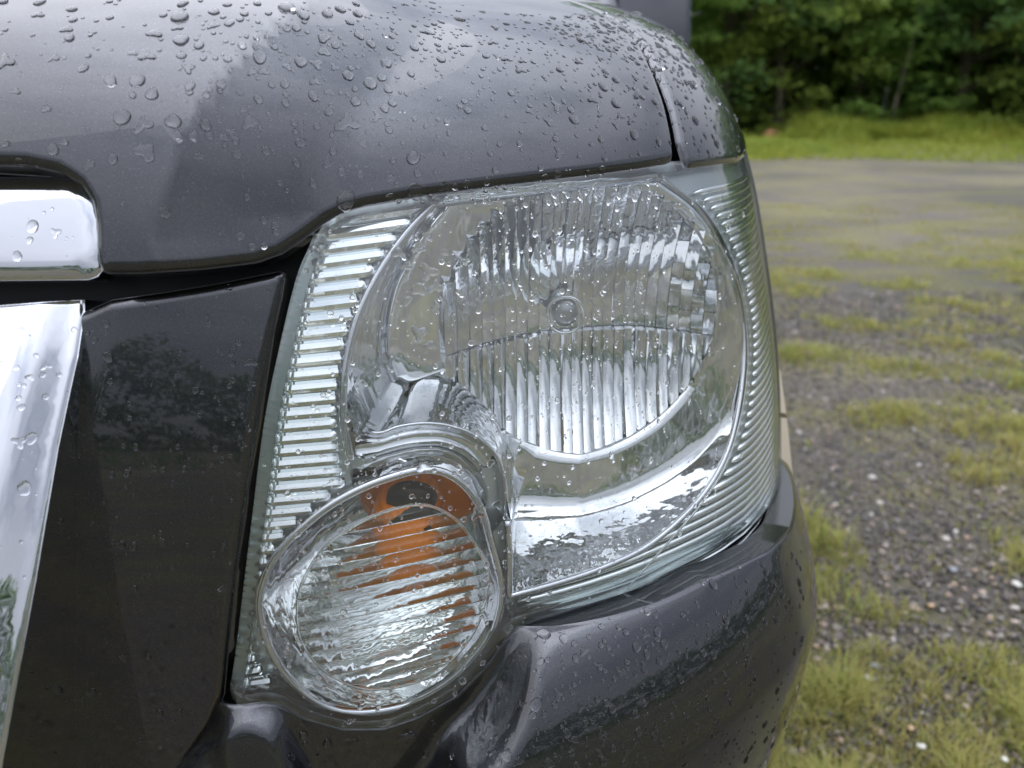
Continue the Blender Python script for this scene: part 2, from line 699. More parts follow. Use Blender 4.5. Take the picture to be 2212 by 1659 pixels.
gap_l = safe_uvs([(1452, 349), (1449, 310), (1441, 265), (1424, 205), (1403, 150), (1382, 105), (1362, 78)])   # bonnet side of the shut line
gap_r = safe_uvs([(1478, 358), (1464, 312), (1455, 265), (1437, 205), (1413, 150), (1390, 105), (1367, 78)])   # wing side
edge_px = [(0, 374), (100, 377), (165, 390), (205, 415), (228, 450), (236, 500), (237, 550), (243, 588), (256, 596), (330, 596),
           (450, 586), (560, 570), (612, 549), (650, 522), (700, 482), (745, 457), (790, 445), (900, 426), (1000, 413), (1100, 400),
           (1200, 388), (1300, 376), (1400, 362), (1440, 354)]
edge = uvs(edge_px)
creaseA = safe_uvs([(338, 590), (350, 520), (370, 450), (400, 370), (440, 285), (490, 220), (560, 150), (650, 92)])
creaseB = safe_uvs([(645, 525), (668, 480), (695, 400), (722, 330), (770, 245), (840, 155), (905, 100)])
def crease_u(C, V):
    C = C[np.argsort(C[:, 1])]
    C = cr(C, 200)
    w_ = np.ones(41) / 41
    C[20:-20, 0] = np.convolve(C[:, 0], w_, 'valid')
    C = C[20:-20]
    u = np.interp(V, C[:, 1], C[:, 0])
    sl = (C[-1, 0] - C[-30, 0]) / (C[-1, 1] - C[-30, 1] + 1e-9)
    dv = np.maximum(V - C[-1, 1], 0)
    return u + sl * 0.06 * (1 - np.exp(-dv / 0.06))
def soft01(t, k=0.10):
    """0..1 ramp that is straight in the middle and rounded at both ends"""
    def sp(x):
        return np.where(x < -k, 0, np.where(x > k, x, (x + k) ** 2 / (4 * k)))
    return sp(t) - sp(t - 1)
def dome(P):
    a = crease_u(creaseA, P[:, 1])
    b = crease_u(creaseB, P[:, 1])
    w = np.maximum(b - a, 0.03)
    t = (b - P[:, 0]) / w
    return 0.003 + 0.015 * soft01(t, 0.16) + 0.0008 * np.exp(-((P[:, 0] - a) / 0.006) ** 2) * smooth(vtop - P[:, 1], 0.7, 0.95)
vtop = VMAX - 0.004
left = -0.18
bon_poly = np.vstack([[(left, edge[0][1])], edge, gap_l,
                      [(gap_l[-1][0] + 0.045, gap_l[-1][1] + 0.12), (gap_l[-1][0] + 0.16, vtop), (left, vtop)]])
bonnet = patch('bonnet', bon_poly, 0.0065, PAINT, CAR, dome, edge_r=0.006, depth=0.018, fine=0.004)

# --- wing (front fender) -------------------------------------------
U_SIL = uv(1660, 950)[0]
U_LE = 1.05                                       # rear end of the lens on the flank
v_lt = uv(1560, 353)[1]
v_lb = v_of_z(0.715)
wing_edge = uvs([(1482, 366), (1520, 361), (1570, 354), (1595, 350)])
ARC_C, ARC_R = (1.19, 0.38), 0.44
arc = []
for a in np.radians(np.linspace(152, 8, 25)):
    arc.append(uv_side(ARC_C[0] + ARC_R * math.cos(a), ARC_C[1] + ARC_R * math.sin(a)))
u_rear = uv_side(1.75, 0.5)[0]
u0, v0 = arc[0]
wing_poly = np.vstack([gap_r[::-1], wing_edge, [(U_LE, wing_edge[-1][1] + 0.004), (U_LE, v_lb + 0.01), (U_LE + 0.003, v0)], arc,
                       [(u_rear, v_of_z(0.44)), (u_rear, vtop - 0.01), (gap_l[-1][0] + 0.166, vtop), (gap_l[-1][0] + 0.051, gap_l[-1][1] + 0.12)]])
wing = patch('wing', wing_poly, 0.012, PAINT, CAR, 0.003, edge_r=0.006, depth=0.02, fine=0.005)

# --- dark inner structure behind the shut lines ---------------------
lens_px = [(668, 528), (640, 595), (604, 740), (566, 930), (532, 1200), (504, 1430), (494, 1498), (510, 1530), (570, 1526),
           (600, 1530), (650, 1558), (740, 1584), (830, 1583), (900, 1560), (990, 1510), (1060, 1440), (1095, 1388), (1122, 1360),
           (1165, 1346), (1250, 1321), (1380, 1277), (1480, 1227), (1600, 1157), (1640, 1128)]
lens_low = uvs(lens_px)
lens_top_px = [(1600, 330), (1520, 340), (1440, 345), (1300, 362), (1100, 386), (900, 410), (800, 428), (740, 446), (690, 478)]
lens_up = uvs(lens_top_px)
end_slope = (lens_low[-1] - lens_low[-4]) / (lens_low[-1][0] - lens_low[-4][0])
v_le = lens_low[-1][1] + end_slope[1] * (U_LE - lens_low[-1][0]) * 0.8
LENS_POLY = np.vstack([lens_low, [(U_LE - 0.008, v_le), (U_LE - 0.006, lens_up[0][1])], lens_up])
inner = patch('inner_structure', [(left, 0.01), (UMAX + 0.3, 0.01), (UMAX + 0.3, v_of_z(1.03)), (left, v_of_z(1.03))], 0.05, BLACK, CAR,
              -0.045, depth=0, holes=[LENS_POLY], fine=0.02, keep=False)
under = patch('bonnet_underside', [(left, v_of_z(1.02)), (UMAX + 0.3, v_of_z(1.02)), (UMAX + 0.3, vtop), (left, vtop)], 0.05, BLACK, CAR,
              lambda P: -0.022 - 0.02 * smooth(P[:, 1], v_of_z(1.02), v_of_z(1.07)), depth=0, keep=False)

# --- painted panel between grille and headlight ----------------------
pan_px = [(228, 646), (330, 632), (450, 613), (560, 591), (600, 583), (614, 588), (606, 640), (588, 720), (556, 900), (528, 1080),
          (505, 1250), (486, 1430), (478, 1520), (452, 1580), (400, 1660)]
pan = uvs(pan_px)
pan_left = uvs([(20, 1650), (60, 1450), (92, 1250), (140, 960), (182, 770), (212, 680)], -0.014) - np.array([0.010, 0])
PAN_POLY = np.vstack([pan, [(pan[-1][0] - 0.01, pan[-1][1] - 0.06), (pan_left[0][0] - 0.012, pan_left[0][1] - 0.05)], pan_left])
pl = cr(np.vstack([[(pan_left[0][0] - 0.012, pan_left[0][1] - 0.05)], pan_left]), 40)
def panel_off(P):
    d = line_dist(P, pl)
    return -0.004 - 0.002 * (1 - soft01((d - 0.008) / 0.014, 0.12))
panel = patch('front_panel', PAN_POLY, 0.007, PAINT, CAR, panel_off, edge_r=0.006, depth=0.03, fine=0.004)

# --- chrome: bonnet strip and grille surround --------------------------
bar_right = [(130, 377), (175, 383), (208, 404), (224, 440), (228, 490), (229, 545), (226, 580), (214, 598), (196, 605)]
bar = uvs(bar_right + [(100, 606), (0, 607)])
BAR_POLY = np.vstack([[(left, bar[0][1])], uvs([(0, 377)]), bar, [(left, bar[-1][1])]])
bar_line = cr(np.vstack([[(left, bar[0][1])], uvs([(0, 377)]), bar, [(left, bar[-1][1])]]), 90)
def bar_off(P):
    d = line_dist(P, bar_line)
    return 0.002 + 0.004 * soft01(d / 0.005, 0.3) - 0.10 * (P[:, 1] - bar[-1][1])
grille = empty('grille', (XA, 0.34, 0.75))
set_parent(grille, CAR)
patch('chrome_strip', BAR_POLY, 0.005, CHROME, grille, smooth_field(bar_off, BAR_POLY.min(0), BAR_POLY.max(0), 0.0015, 0.0025), edge_r=0.003, depth=0.02, fine=0.003)
def uvs_on(pts, fn):
    out = []
    for p in pts:
        o = 0.0
        for _ in range(6):
            q = uv(*p, o)
            o = float(fn(q))
        out.append(q)
    return np.array(out)
SUR_TOP = uvs([(0, 664)])[0][1]
sur = uvs_on([(0, 664), (100, 656), (160, 650), (188, 648), (186, 680), (172, 770), (150, 870), (130, 965), (82, 1250), (45, 1450), (12, 1630)], lambda q: -0.012 + 0.36 * (SUR_TOP - q[1]))
SUR_POLY = np.vstack([[(left, sur[0][1])], sur, [(sur[-1][0] - 0.03, sur[-1][1] - 0.2), (left, sur[-1][1] - 0.2)]])
sur_line = cr(np.vstack([sur[3:], [(sur[-1][0] - 0.03, sur[-1][1] - 0.2)]]), 60)
def sur_off(P):
    d = line_dist(P, sur_line)
    dv = sur[0][1] - P[:, 1]
    return -0.012 + 0.016 * soft01(d / 0.017, 0.06) + 0.36 * dv
patch('grille_surround', SUR_POLY, 0.005, CHROME, grille, smooth_field(sur_off, SUR_POLY.min(0), SUR_POLY.max(0), 0.002, 0.005), edge_r=0.003, depth=0.17, fine=0.0035)

# --- bumper -----------------------------------------------------------
ridge_px = [(1660, 1120), (1600, 1178), (1450, 1278), (1300, 1346), (1200, 1388), (1172, 1408), (1150, 1442), (1110, 1520), (1060, 1590), (1005, 1648)]
ridge = uvs(ridge_px, 0.018)
v_le0 = uvs([(1640, 1128)])[0][1]
_es = (lens_low[-1] - lens_low[-4]) / (lens_low[-1][0] - lens_low[-4][0])
_ve = lens_low[-1][1] + end_slope[1] * (U_LE - lens_low[-1][0]) * 0.8
ridge_end = [(U_LE + 0.14, _ve - 0.088), (U_LE + 0.06, _ve - 0.062), (U_LE + 0.01, _ve - 0.030), (U_LE - 0.05, _ve - 0.007)]
low = uvs([(968, 1706)], 0.018)[0]
ridge_l = uvs([(612, 1657), (588, 1604), (570, 1590), (528, 1584), (496, 1594), (462, 1625), (440, 1656)], 0.012)
mid = [(low[0] - 0.020, low[1] - 0.030), (low[0] - 0.045, low[1] - 0.050), (ridge_l[0][0] + 0.014, ridge_l[0][1] - 0.050)]
RIDGE = np.vstack([ridge_end, ridge, [low], mid, ridge_l, [(ridge_l[-1][0] - 0.02, ridge_l[-1][1] - 0.02)]])
RIDGE = cr(RIDGE, 160)
bump_top = np.vstack([[(U_LE + 0.10, v_le - 0.085), (U_LE + 0.02, v_le - 0.045), (U_LE - 0.02, v_le - 0.004)], lens_low[::-1][:-6] , uvs([(560, 1524), (505, 1532), (450, 1534), (405, 1590), (360, 1657)])])
bump_top = bump_top + np.array([0, 0.0005])
lens_line = bump_top
bot_v = v_of_z(0.42)
BUMP_POLY = np.vstack([bump_top, [(bump_top[-1][0] - 0.02, bump_top[-1][1] - 0.05), (bump_top[-1][0] - 0.02, bot_v), (UMAX - 0.36, bot_v), (UMAX - 0.20, v_of_z(0.55)), (U_LE + 0.02, v_of_z(0.62))]])
RID_S = densify(RIDGE, 0.003, False)
LEN_S = densify(lens_line, 0.003, False)
main_px = ridge_px[:5] + [(1090, 1432), (960, 1490), (800, 1540), (600, 1585), (430, 1620)]
MAIN = np.vstack([ridge_end, uvs(main_px, 0.018)])
MAIN = densify(cr(np.vstack([MAIN, MAIN[-1:] + np.array([[-0.06, -0.012]])]), 120), 0.003, False)
U_W0, U_W1 = uv(610, 1600)[0], uv(800, 1600)[0]
U_P0, U_P1 = uv(455, 1590)[0], uv(500, 1590)[0]
def bumper_off(P):
    s = sdf_line(P, RID_S)           # > 0 on the lamp's side of the ridge
    sm = -sdf_line(P, MAIN)          # > 0 below the main styling line
    amp = 1 - 0.55 * smooth(P[:, 0], 0.78, 1.02)
    out = amp * (0.018 + 0.050 * (1 - np.exp(-np.maximum(sm, 0) / 0.065))) - 0.22 * np.maximum(sm - 0.085, 0)
    amp2 = 0.40 + 0.60 * smooth(P[:, 0], U_W0, U_W1)
    out = out * amp2
    floor = -0.003 - 0.006 * (1 - smooth(P[:, 0], U_P0, U_P1))
    out = out - 0.006 * (1 - smooth(P[:, 0], U_P0, U_P1))
    inn = floor + (out - floor) * np.exp(-(np.abs(s) / 0.0050) ** 2)
    return np.where(s > 0, inn, out)
bumper_off_s = smooth_field(bumper_off, BUMP_POLY.min(0), BUMP_POLY.max(0), 0.0016, 0.0026)
bumper = patch('bumper', BUMP_POLY, 0.0031, PAINT, CAR, bumper_off_s, edge_r=0.002, depth=0.02, fine=0.004)

# --- headlight ---------------------------------------------------------
LAMP = empty('headlight', tuple(at_y(1150, 900, 0.42)))
LAMP['label'] = 'large clear headlight with a fluted reflector, ribbed edges and an amber indicator bulb'
set_parent(LAMP, CAR)
ORIGIN[LAMP.name] = None
def lamp(o):
    o.parent = LAMP
    o.matrix_parent_inverse = Matrix.Translation(-Vector(at_y(1150, 900, 0.42)))
    return o
def lmesh(name, V, Fs, mat, **k):
    return lamp(link_mesh(name, V, Fs, mat, None, **k))
ORIGIN[LAMP.name] = tuple(at_y(1150, 900, 0.42))

lens = patch('lens_cover', LENS_POLY, 0.006, LENS, LAMP, 0.0, edge_r=0.004, depth=0, fine=0.004)
# thick clear border of the cover
LB = cr(LENS_POLY, 420, True)
lb0 = shell(LB[:, 0], LB[:, 1], -0.0042)
cen = LENS_POLY.mean(0)
tn = np.roll(LB, -1, 0) - np.roll(LB, 1, 0)
tn /= np.linalg.norm(tn, axis=1)[:, None]
nin = np.stack([-tn[:, 1], tn[:, 0]], 1)
sgn = 1 if inside(LENS_POLY, LB[100:101] + nin[100:101] * 0.004)[0] else -1
LI = LB + nin * sgn * 0.0070
rings = [shell(LB[:, 0], LB[:, 1], -0.0040), shell(LI[:, 0], LI[:, 1], -0.0015), shell(LI[:, 0], LI[:, 1], -0.0045),
         shell(LI[:, 0], LI[:, 1], -0.020), shell(LB[:, 0], LB[:, 1], -0.020), shell(LB[:, 0], LB[:, 1], -0.0040)]
V, Fs = loft(rings)
lmesh('lens_border', V, Fs, EDGE)

# outlines inside the lamp
rim_left = cr([(757, 990), (742, 905), (745, 800), (770, 690), (815, 595), (875, 507), (942, 432)], 60)
rim_top = cr([(942, 432), (1100, 416), (1250, 402), (1420, 388)], 40)
rim_right = cr([(1420, 388), (1500, 452), (1556, 550), (1588, 650), (1600, 750), (1590, 870), (1560, 985), (1500, 1082), (1400, 1172), (1300, 1222), (1200, 1256), (1097, 1284)], 120)
rim_mid = cr([(1097, 1284), (1097, 1200), (1094, 1122)], 16)
arch1 = cr([(1094, 1122), (1095, 1071), (1089, 1027), (1069, 979), (1025, 941), (970, 921), (914, 916), (859, 924), (820, 937), (759, 930)], 50)
RO = -0.014
R_UV = np.vstack([uvs(rim_left, RO)[12:-1], uvs(rim_top, RO)[:-1], uvs(rim_right, RO)[:-1], uvs(rim_mid, RO)[:-1]])
A_UV = uvs(arch1, -0.024)
RIM_UV = np.vstack([R_UV, A_UV[:-1]])
RIM_OFF = np.concatenate([np.full(len(R_UV), RO), np.linspace(RO, -0.026, 6), np.full(len(A_UV) - 1 - 12, -0.026), np.linspace(-0.026, RO, 6)])
RIM3 = shell(RIM_UV[:, 0], RIM_UV[:, 1], RIM_OFF)

ring_px = cr([(921, 1014), (985, 1034), (1034, 1090), (1060, 1170), (1084, 1279), (1066, 1367), (1035, 1415), (978, 1470), (880, 1522), (757, 1538), (668, 1505), (595, 1425), (560, 1320), (572, 1245),
              (612, 1180), (690, 1108), (765, 1062), (840, 1032)], 140, True)
RING_UV = uvs(ring_px, -0.012)
RING3 = shell(RING_UV[:, 0], RING_UV[:, 1], -0.012)

# bezel plate with openings
hole1 = np.vstack([R_UV, uvs(cr([(1094, 1122), (1080, 1150), (1058, 1165)], 5), RO)[1:],
                   uvs(cr([(1058, 1165), (1020, 1062), (970, 1020), (912, 1012), (840, 1030), (775, 1062), (758, 1040)], 30), RO)[1:]])
patch('bezel', LENS_POLY, 0.008, BEZEL, LAMP, lambda P: -0.020 + 0.013 * smooth(P[:, 0], 0.72, 0.86), depth=0.0, holes=[hole1, RING_UV + (RING_UV - RING_UV.mean(0)) * 0.015], fine=0.004, keep=False)

for q_, o_ in [([(715, 985), (760, 985), (828, 1000), (800, 1032), (755, 1062), (702, 1105)], -0.026), ([(1040, 1010), (1100, 1010), (1106, 1200), (1070, 1225), (1040, 1120)], -0.034)]:
    patch('bezel_web', uvs(q_, o_), 0.006, BEZEL, LAMP, o_, depth=0.0, fine=0.004, keep=False)
# chrome trim rings
V, Fs = tube(shell(*np.vstack([uvs(rim_left, RO), uvs(rim_top, RO)[1:]]).T, -0.0115), 0.0024, 10)
lmesh('trim_ring', V, Fs, CHROME)
V, Fs = tube(shell(*np.vstack([uvs(rim_right, RO), uvs(rim_mid, RO)[1:]]).T, -0.0115), 0.0021, 10)
lmesh('trim_ring', V, Fs, CHROME)
V, Fs = tube(RING3, 0.0026, 10, True)
lmesh('indicator_trim_ring', V, Fs, CHROME)
seam = cr([(1490, 455), (1560, 540), (1600, 630), (1614, 720), (1614, 810), (1600, 905), (1570, 1000), (1520, 1082), (1450, 1165), (1390, 1232), (1345, 1284)], 60)
V, Fs = tube(shell(*uvs(seam, -0.003).T, -0.003), 0.0008, 6)
lmesh('lens_seam', V, Fs, CLEAR)

# main reflector bowl: smooth skirt from the rim to the fluted reflector
RC = np.array([0.053, 0.500, 0.882])
RX, RZ = 0.098, 0.096
def edge_y(x):
    return RC[1] + 0.50 * np.maximum(0, x - 0.05)
def reflector_y(x, z):
    r2 = ((x - RC[0]) / RX) ** 2 + ((z - RC[2]) / RZ) ** 2
    return edge_y(x) + 0.060 * (1 - r2)
ang = np.arctan2(RIM3[:, 2] - RC[2], RIM3[:, 0] - RC[0])
EDGE3 = np.stack([RC[0] + RX * np.cos(ang), edge_y(RC[0] + RX * np.cos(ang)), RC[2] + RZ * np.sin(ang)], 1)
rings = []
for fr, fd in [(0, 0), (0.006, 0.05), (0.02, 0.15), (0.045, 0.32), (0.075, 0.5), (0.105, 0.66), (0.135, 0.79), (0.155, 0.86), (0.165, 0.865), (0.20, 0.92), (0.27, 0.96), (0.40, 0.985), (0.62, 1.01), (0.85, 1.035), (1.0, 1.05), (1.0, 1.14)]:
    P = RIM3.copy()
    P[:, 0] += (EDGE3[:, 0] - RIM3[:, 0]) * fr
    P[:, 2] += (EDGE3[:, 2] - RIM3[:, 2]) * fr
    P[:, 1] += (EDGE3[:, 1] - RIM3[:, 1]) * fd
    rings.append(P)
V, Fs = loft(rings)
lmesh('reflector_bowl', V, Fs, REFL)
# flutes: every facet a piece of its own
xs = np.linspace(RC[0] - RX * 1.01, RC[0] + RX * 1.01, 25)
zs = RC[2] - 0.014
frng = np.random.default_rng(5)
def facet(x0, x1, z0, z1, bul, tx, tz, vert=True, nx=6, nz=12):
    xm, zm = (x0 + x1) / 2, (z0 + z1) / 2
    g = 0.0002
    X, Z = np.meshgrid(np.linspace(x0 + g, x1 - g, nx), np.linspace(z0 + g, z1 - g, nz), indexing='ij')
    Y = reflector_y(X, Z)
    if vert:
        Y = Y - bul * (1 - ((X - xm) / ((x1 - x0) / 2)) ** 2)
    else:
        Y = Y - bul * (1 - ((Z - zm) / ((z1 - z0) / 2)) ** 2)
    Y = Y + tx * (X - xm) + tz * (Z - zm)
    Vv = np.stack([X, Y, Z], -1).reshape(-1, 3)
    brd = [(i, 0) for i in range(nx)] + [(nx - 1, j) for j in range(1, nz)] + [(i, nz - 1) for i in range(nx - 2, -1, -1)] + [(0, j) for j in range(nz - 2, 0, -1)]
    bi = [a * nz + b for a, b in brd]
    o_ = len(Vv)
    Vv = np.vstack([Vv, Vv[bi], Vv[bi] + np.array([0, 0.012, 0])])
    m_ = len(bi)
    Fw = [(o_ + k, o_ + m_ + k, o_ + m_ + (k + 1) % m_, o_ + (k + 1) % m_) for k in range(m_)]
    Ff = Fw + [(i * nz + j, (i + 1) * nz + j, (i + 1) * nz + j + 1, i * nz + j + 1) for i in range(nx - 1) for j in range(nz - 1)]
    lmesh('reflector_facet', Vv, Ff, REFL)
for i in range(24):
    x0, x1 = xs[i], xs[i + 1]
    xm = (x0 + x1) / 2
    h = RZ * math.sqrt(max(0.02, 1 - ((xm - RC[0]) / (RX * 1.03)) ** 2)) * 1.02
    zt, zb = RC[2] + h, RC[2] - h
    zsp = zs - 0.10 * abs(xm - RC[0]) ** 1.0 * 0.4
    if i >= 20:
        cuts = np.linspace(zsp, zt, 6 if i < 23 else 4)
        for a, b in zip(cuts[:-1], cuts[1:]):
            facet(x0, x1, a, b, 0.0007, frng.uniform(-.04, .04), frng.uniform(-.09, .09), vert=False, nx=4, nz=6)
    else:
        facet(x0, x1, zsp, zt, 0.00025 + 0.00025 * frng.random(), frng.uniform(-.05, .05), frng.uniform(-.02, .02))
    facet(x0, x1, zb, zsp, 0.0010 + 0.0010 * frng.random(), frng.uniform(-.16, .16), frng.uniform(-.08, .08) - 0.26)
# bulb with its round shield
BC = at_y(1222, 682, 0.510)
V, Fs = lathe([(0.0001, 0.0), (0.0045, 0.0004), (0.0078, 0.0022), (0.0092, 0.0055), (0.0094, 0.030), (0.0094, 0.046), (0.0001, 0.046)], BC, (0, 1, 0), 32)
g_ = lmesh('bulb_glass', V, Fs, CLEAR)
bm = bmesh.new()
bm.from_mesh(g_.data)
bmesh.ops.recalc_face_normals(bm, faces=bm.faces[:])
bm.to_mesh(g_.data)
bm.free()
V, Fs = lathe([(0.0001, 0.0075), (0.0052, 0.0077), (0.0064, 0.0095), (0.0064, 0.020), (0.0001, 0.0205)], BC, (0, 1, 0), 24)
lmesh('bulb_cap', V, Fs, simple('bulb_cap_metal', (0.45, 0.45, 0.46), 0.3, 1.0))
V, Fs = lathe([(0.0122, 0.001), (0.0136, 0.0), (0.0142, 0.0015), (0.0136, 0.004), (0.0122, 0.003), (0.0122, 0.001)], BC, (0, 1, 0), 36)
lmesh('bulb_ring', V, Fs, REFL)
# clear ledge along the top of the bowl
ltop = cr([(985, 412), (1100, 396), (1250, 380), (1400, 366)], 60)
lbot = cr([(945, 436), (1100, 419), (1250, 405), (1420, 391)], 60)
t0, t1 = uvs(ltop, -0.006), uvs(lbot, -0.008)
rings = []
for f, o in [(0, -0.012), (0.15, -0.0065), (0.45, -0.0035), (0.75, -0.005), (0.95, -0.009), (1.0, -0.014)]:
    q = t0 * (1 - f) + t1 * f
    wob = 0.0009 * np.sin(np.linspace(0, 34, 60) + 5 * f) * np.sin(np.linspace(0, 11, 60)) * (0 < f < 1)
    rings.append(shell(q[:, 0], q[:, 1], o + wob))
V, Fs = loft(rings, False)
lmesh('top_ledge', V, Fs, CHROME)

# collar between the bowl and the indicator
arch2 = cr([(1059, 1116), (1057, 1063), (1036, 1018), (1003, 985), (959, 968), (926, 966), (881, 970), (815, 988), (766, 1000)], 50)
arch3 = cr([(1056, 1166), (1045, 1116), (1016, 1058), (970, 1022), (912, 1011), (846, 1029), (800, 1048), (775, 1060), (760, 1072)], 50)
a1 = np.stack([np.interp(np.linspace(0, 1, 50), np.linspace(0, 1, len(arch1)), arch1[:, k]) for k in (0, 1)], 1)
A1 = shell(*uvs(a1, -0.024).T, -0.026)
A2 = shell(*uvs(arch2, -0.030).T, -0.034)
A3 = shell(*uvs(arch3, -0.011).T, -0.011)
rings = []
for s in np.linspace(0, 1, 6):
    rings.append(A1 * (1 - s) + A2 * s + np.array([0, 0.006, 0.0]) * math.sin(s * math.pi))
for s in np.linspace(0.12, 1, 6):
    rings.append(A2 * (1 - s) + A3 * s + np.array([0, 0.0, 0.003]) * math.sin(s * math.pi))
V, Fs = loft(rings, False)
lmesh('indicator_collar', V, Fs, REFL)
V, Fs = tube(A1, 0.0014, 8)
lmesh('collar_edge', V, Fs, CHROME)

# indicator: chrome bowl, amber cap, fluted inner lens
SC = RING3.mean(0)
sn = np.array([0.05, 0.96, 0.12])
rings = []
for k, d in [(1.0, 0.0), (0.975, 0.004), (0.94, 0.010), (0.88, 0.022), (0.78, 0.036), (0.62, 0.050), (0.42, 0.060), (0.2, 0.066), (0.02, 0.068)]:
    rings.append(SC + (RING3 - SC) * k + sn * d)
V, Fs = loft(rings)
lmesh('indicator_bowl', V, Fs, REFL)
AC = at_y(868, 1160, 0.414)
V, Fs = lathe([(0.0001, -0.004), (0.010, -0.0035), (0.0155, -0.001), (0.0195, 0.004), (0.0212, 0.011), (0.0217, 0.04), (0.0207, 0.056)], AC, (0.02, 1, 0.10), 120)
V = np.array(V)
ra = np.arctan2(V[:, 2] - AC[2], V[:, 0] - AC[0])
fl = 1 + 0.018 * np.cos(ra * 20)
V[:, 0] = AC[0] + (V[:, 0] - AC[0]) * fl
V[:, 2] = AC[2] + (V[:, 2] - AC[2]) * 1.40 * fl
lmesh('amber_cap', V, Fs, AMBER)
TC = at_y(888, 1080, 0.416)
V, Fs = lathe([(0.0001, -0.0050), (0.006, -0.0046), (0.0105, -0.0035), (0.0132, -0.0015), (0.0138, 0.004)], TC, (0.02, 1, 0.10), 30)
V = np.array(V)
V[:, 0] = TC[0] + (V[:, 0] - TC[0]) * 1.15
V[:, 2] = TC[2] + (V[:, 2] - TC[2]) * 0.85
lmesh('amber_cap_tip', V, Fs, DARKBULB)
disc_px = cr([(905, 1090), (802, 1117), (708, 1176), (655, 1254), (642, 1323), (655, 1391), (704, 1450), (782, 1485), (870, 1480), (953, 1445), (1027, 1357), (1054, 1254), (1032, 1186), (978, 1117)], 120, True)
D_UV = uvs(disc_px, -0.004)
V, Fs = tube(shell(D_UV[:, 0], D_UV[:, 1], -0.0035), 0.0009, 6, True)
lmesh('inner_lens_rim', V, Fs, CLEAR)
q0, q1 = uvs([(700, 1243), (1040, 1168)], -0.004)
ax = (q1 - q0) / np.linalg.norm(q1 - q0)
ay = np.array([-ax[1], ax[0]])
dc = D_UV.mean(0)
DT = (D_UV - dc) @ ax
DW = (D_UV - dc) @ ay
NF = 13
ws = np.linspace(DW.min(), DW.max(), NF + 1)
def chord(w):
    r = []
    for i in range(len(DW)):
        j = (i + 1) % len(DW)
        if (DW[i] - w) * (DW[j] - w) <= 0 and DW[i] != DW[j]:
            f = (w - DW[i]) / (DW[j] - DW[i])
            r.append(DT[i] + f * (DT[j] - DT[i]))
    return (min(r), max(r)) if len(r) >= 2 else (0, 0)
for i in range(NF):
    w0, w1 = ws[i] + 0.00012, ws[i + 1] - 0.00012
    wl = np.linspace(w0, w1, 7)
    nt_ = 16
    fr, bk = [], []
    for k, w in enumerate(wl):
        a, b = chord(min(max(w, DW.min() + 2e-4), DW.max() - 2e-4))
        tt = np.linspace(a, b, nt_)
        q = dc + tt[:, None] * ax + w * ay
        f = k / 6
        bulge = 0.0012 + 0.0016 * (1 - (2 * f - 1) ** 2) + 0.0024 * f
        fr.append(shell(q[:, 0], q[:, 1], -0.003))
        bk.append(shell(q[:, 0], q[:, 1], -0.003 - bulge))
    loop = fr + bk[::-1]
    V, Fs = loft(np.array(loop).transpose(1, 0, 2))
    n = 14
    Fs.append(tuple(range(n))[::-1])
    Fs.append(tuple((nt_ - 1) * n + k for k in range(n)))
    me = lmesh('indicator_flute', V, Fs, CLEAR, smooth=True)
    bm = bmesh.new()
    bm.from_mesh(me.data)
    bmesh.ops.recalc_face_normals(bm, faces=bm.faces[:])
    bm.to_mesh(me.data)
    bm.free()
    me.data.set_sharp_from_angle(angle=math.radians(40))

# ribs at both sides of the lamp, one by one
LX = cr([(672, 525), (644, 640), (608, 800), (574, 980), (550, 1130), (534, 1260), (520, 1380), (512, 1450), (510, 1500)], 200)
RXp = cr([(935, 440), (872, 500), (812, 585), (766, 685), (740, 800), (732, 900), (738, 1000), (748, 1046), (690, 1092), (612, 1164), (566, 1250), (546, 1330), (550, 1400), (575, 1455), (640, 1515)], 300)
def right_end(xl, y, tilt):
    best = None
    for a, b in zip(RXp[:-1], RXp[1:]):
        fa = a[1] - (y - tilt * (a[0] - xl))
        fb = b[1] - (y - tilt * (b[0] - xl))
        if fa * fb <= 0 and fa != fb:
            f = fa / (fa - fb)
            x = a[0] + f * (b[0] - a[0])
            if x > xl + 15 and (best is None or x < best[0]):
                best = (x, a[1] + f * (b[1] - a[1]))
    return best
y = 478.0
while y < 1500:
    xl = np.interp(y, LX[:, 1], LX[:, 0])
    tilt = 0.13 - 0.05 * smooth(np.array(y), 500, 900) + 0.06 * smooth(np.array(y), 1050, 1450)
    re = right_end(xl, y, tilt)
    if re:
        n = 14
        s = np.linspace(0, 1, n)
        s = 0.5 - 0.5 * np.cos(s * math.pi)
        px = np.stack([xl + 8 + (re[0] - 2 - xl - 8) * s, y + (re[1] - y) * s], 1)
        q = uvs(px, -0.013)
        ends = np.clip(np.minimum(s * (re[0] - xl) / 16, (1 - s) * (re[0] - xl) / 8), 0, 1)
        rad = (0.0041 - 0.0006 * float(smooth(np.array(y), 600, 1000))) * np.sqrt(np.clip(1 - (1 - ends) ** 2, 0.02, 1))
        V, Fs = tube(shell(q[:, 0], q[:, 1], -0.0150), rad, 8)
        r_ = lmesh('rib', V, Fs, RIBM)
        r_.data.set_sharp_from_angle(angle=math.radians(38))
    y += 31.0 - 4.5 * float(smooth(np.array(y), 600, 1000))
ru = uvs(rim_right, RO)
ru = ru[np.argsort(ru[:, 1])]
v = v_of_z(0.705)
v_end = uv(1500, 400)[1]
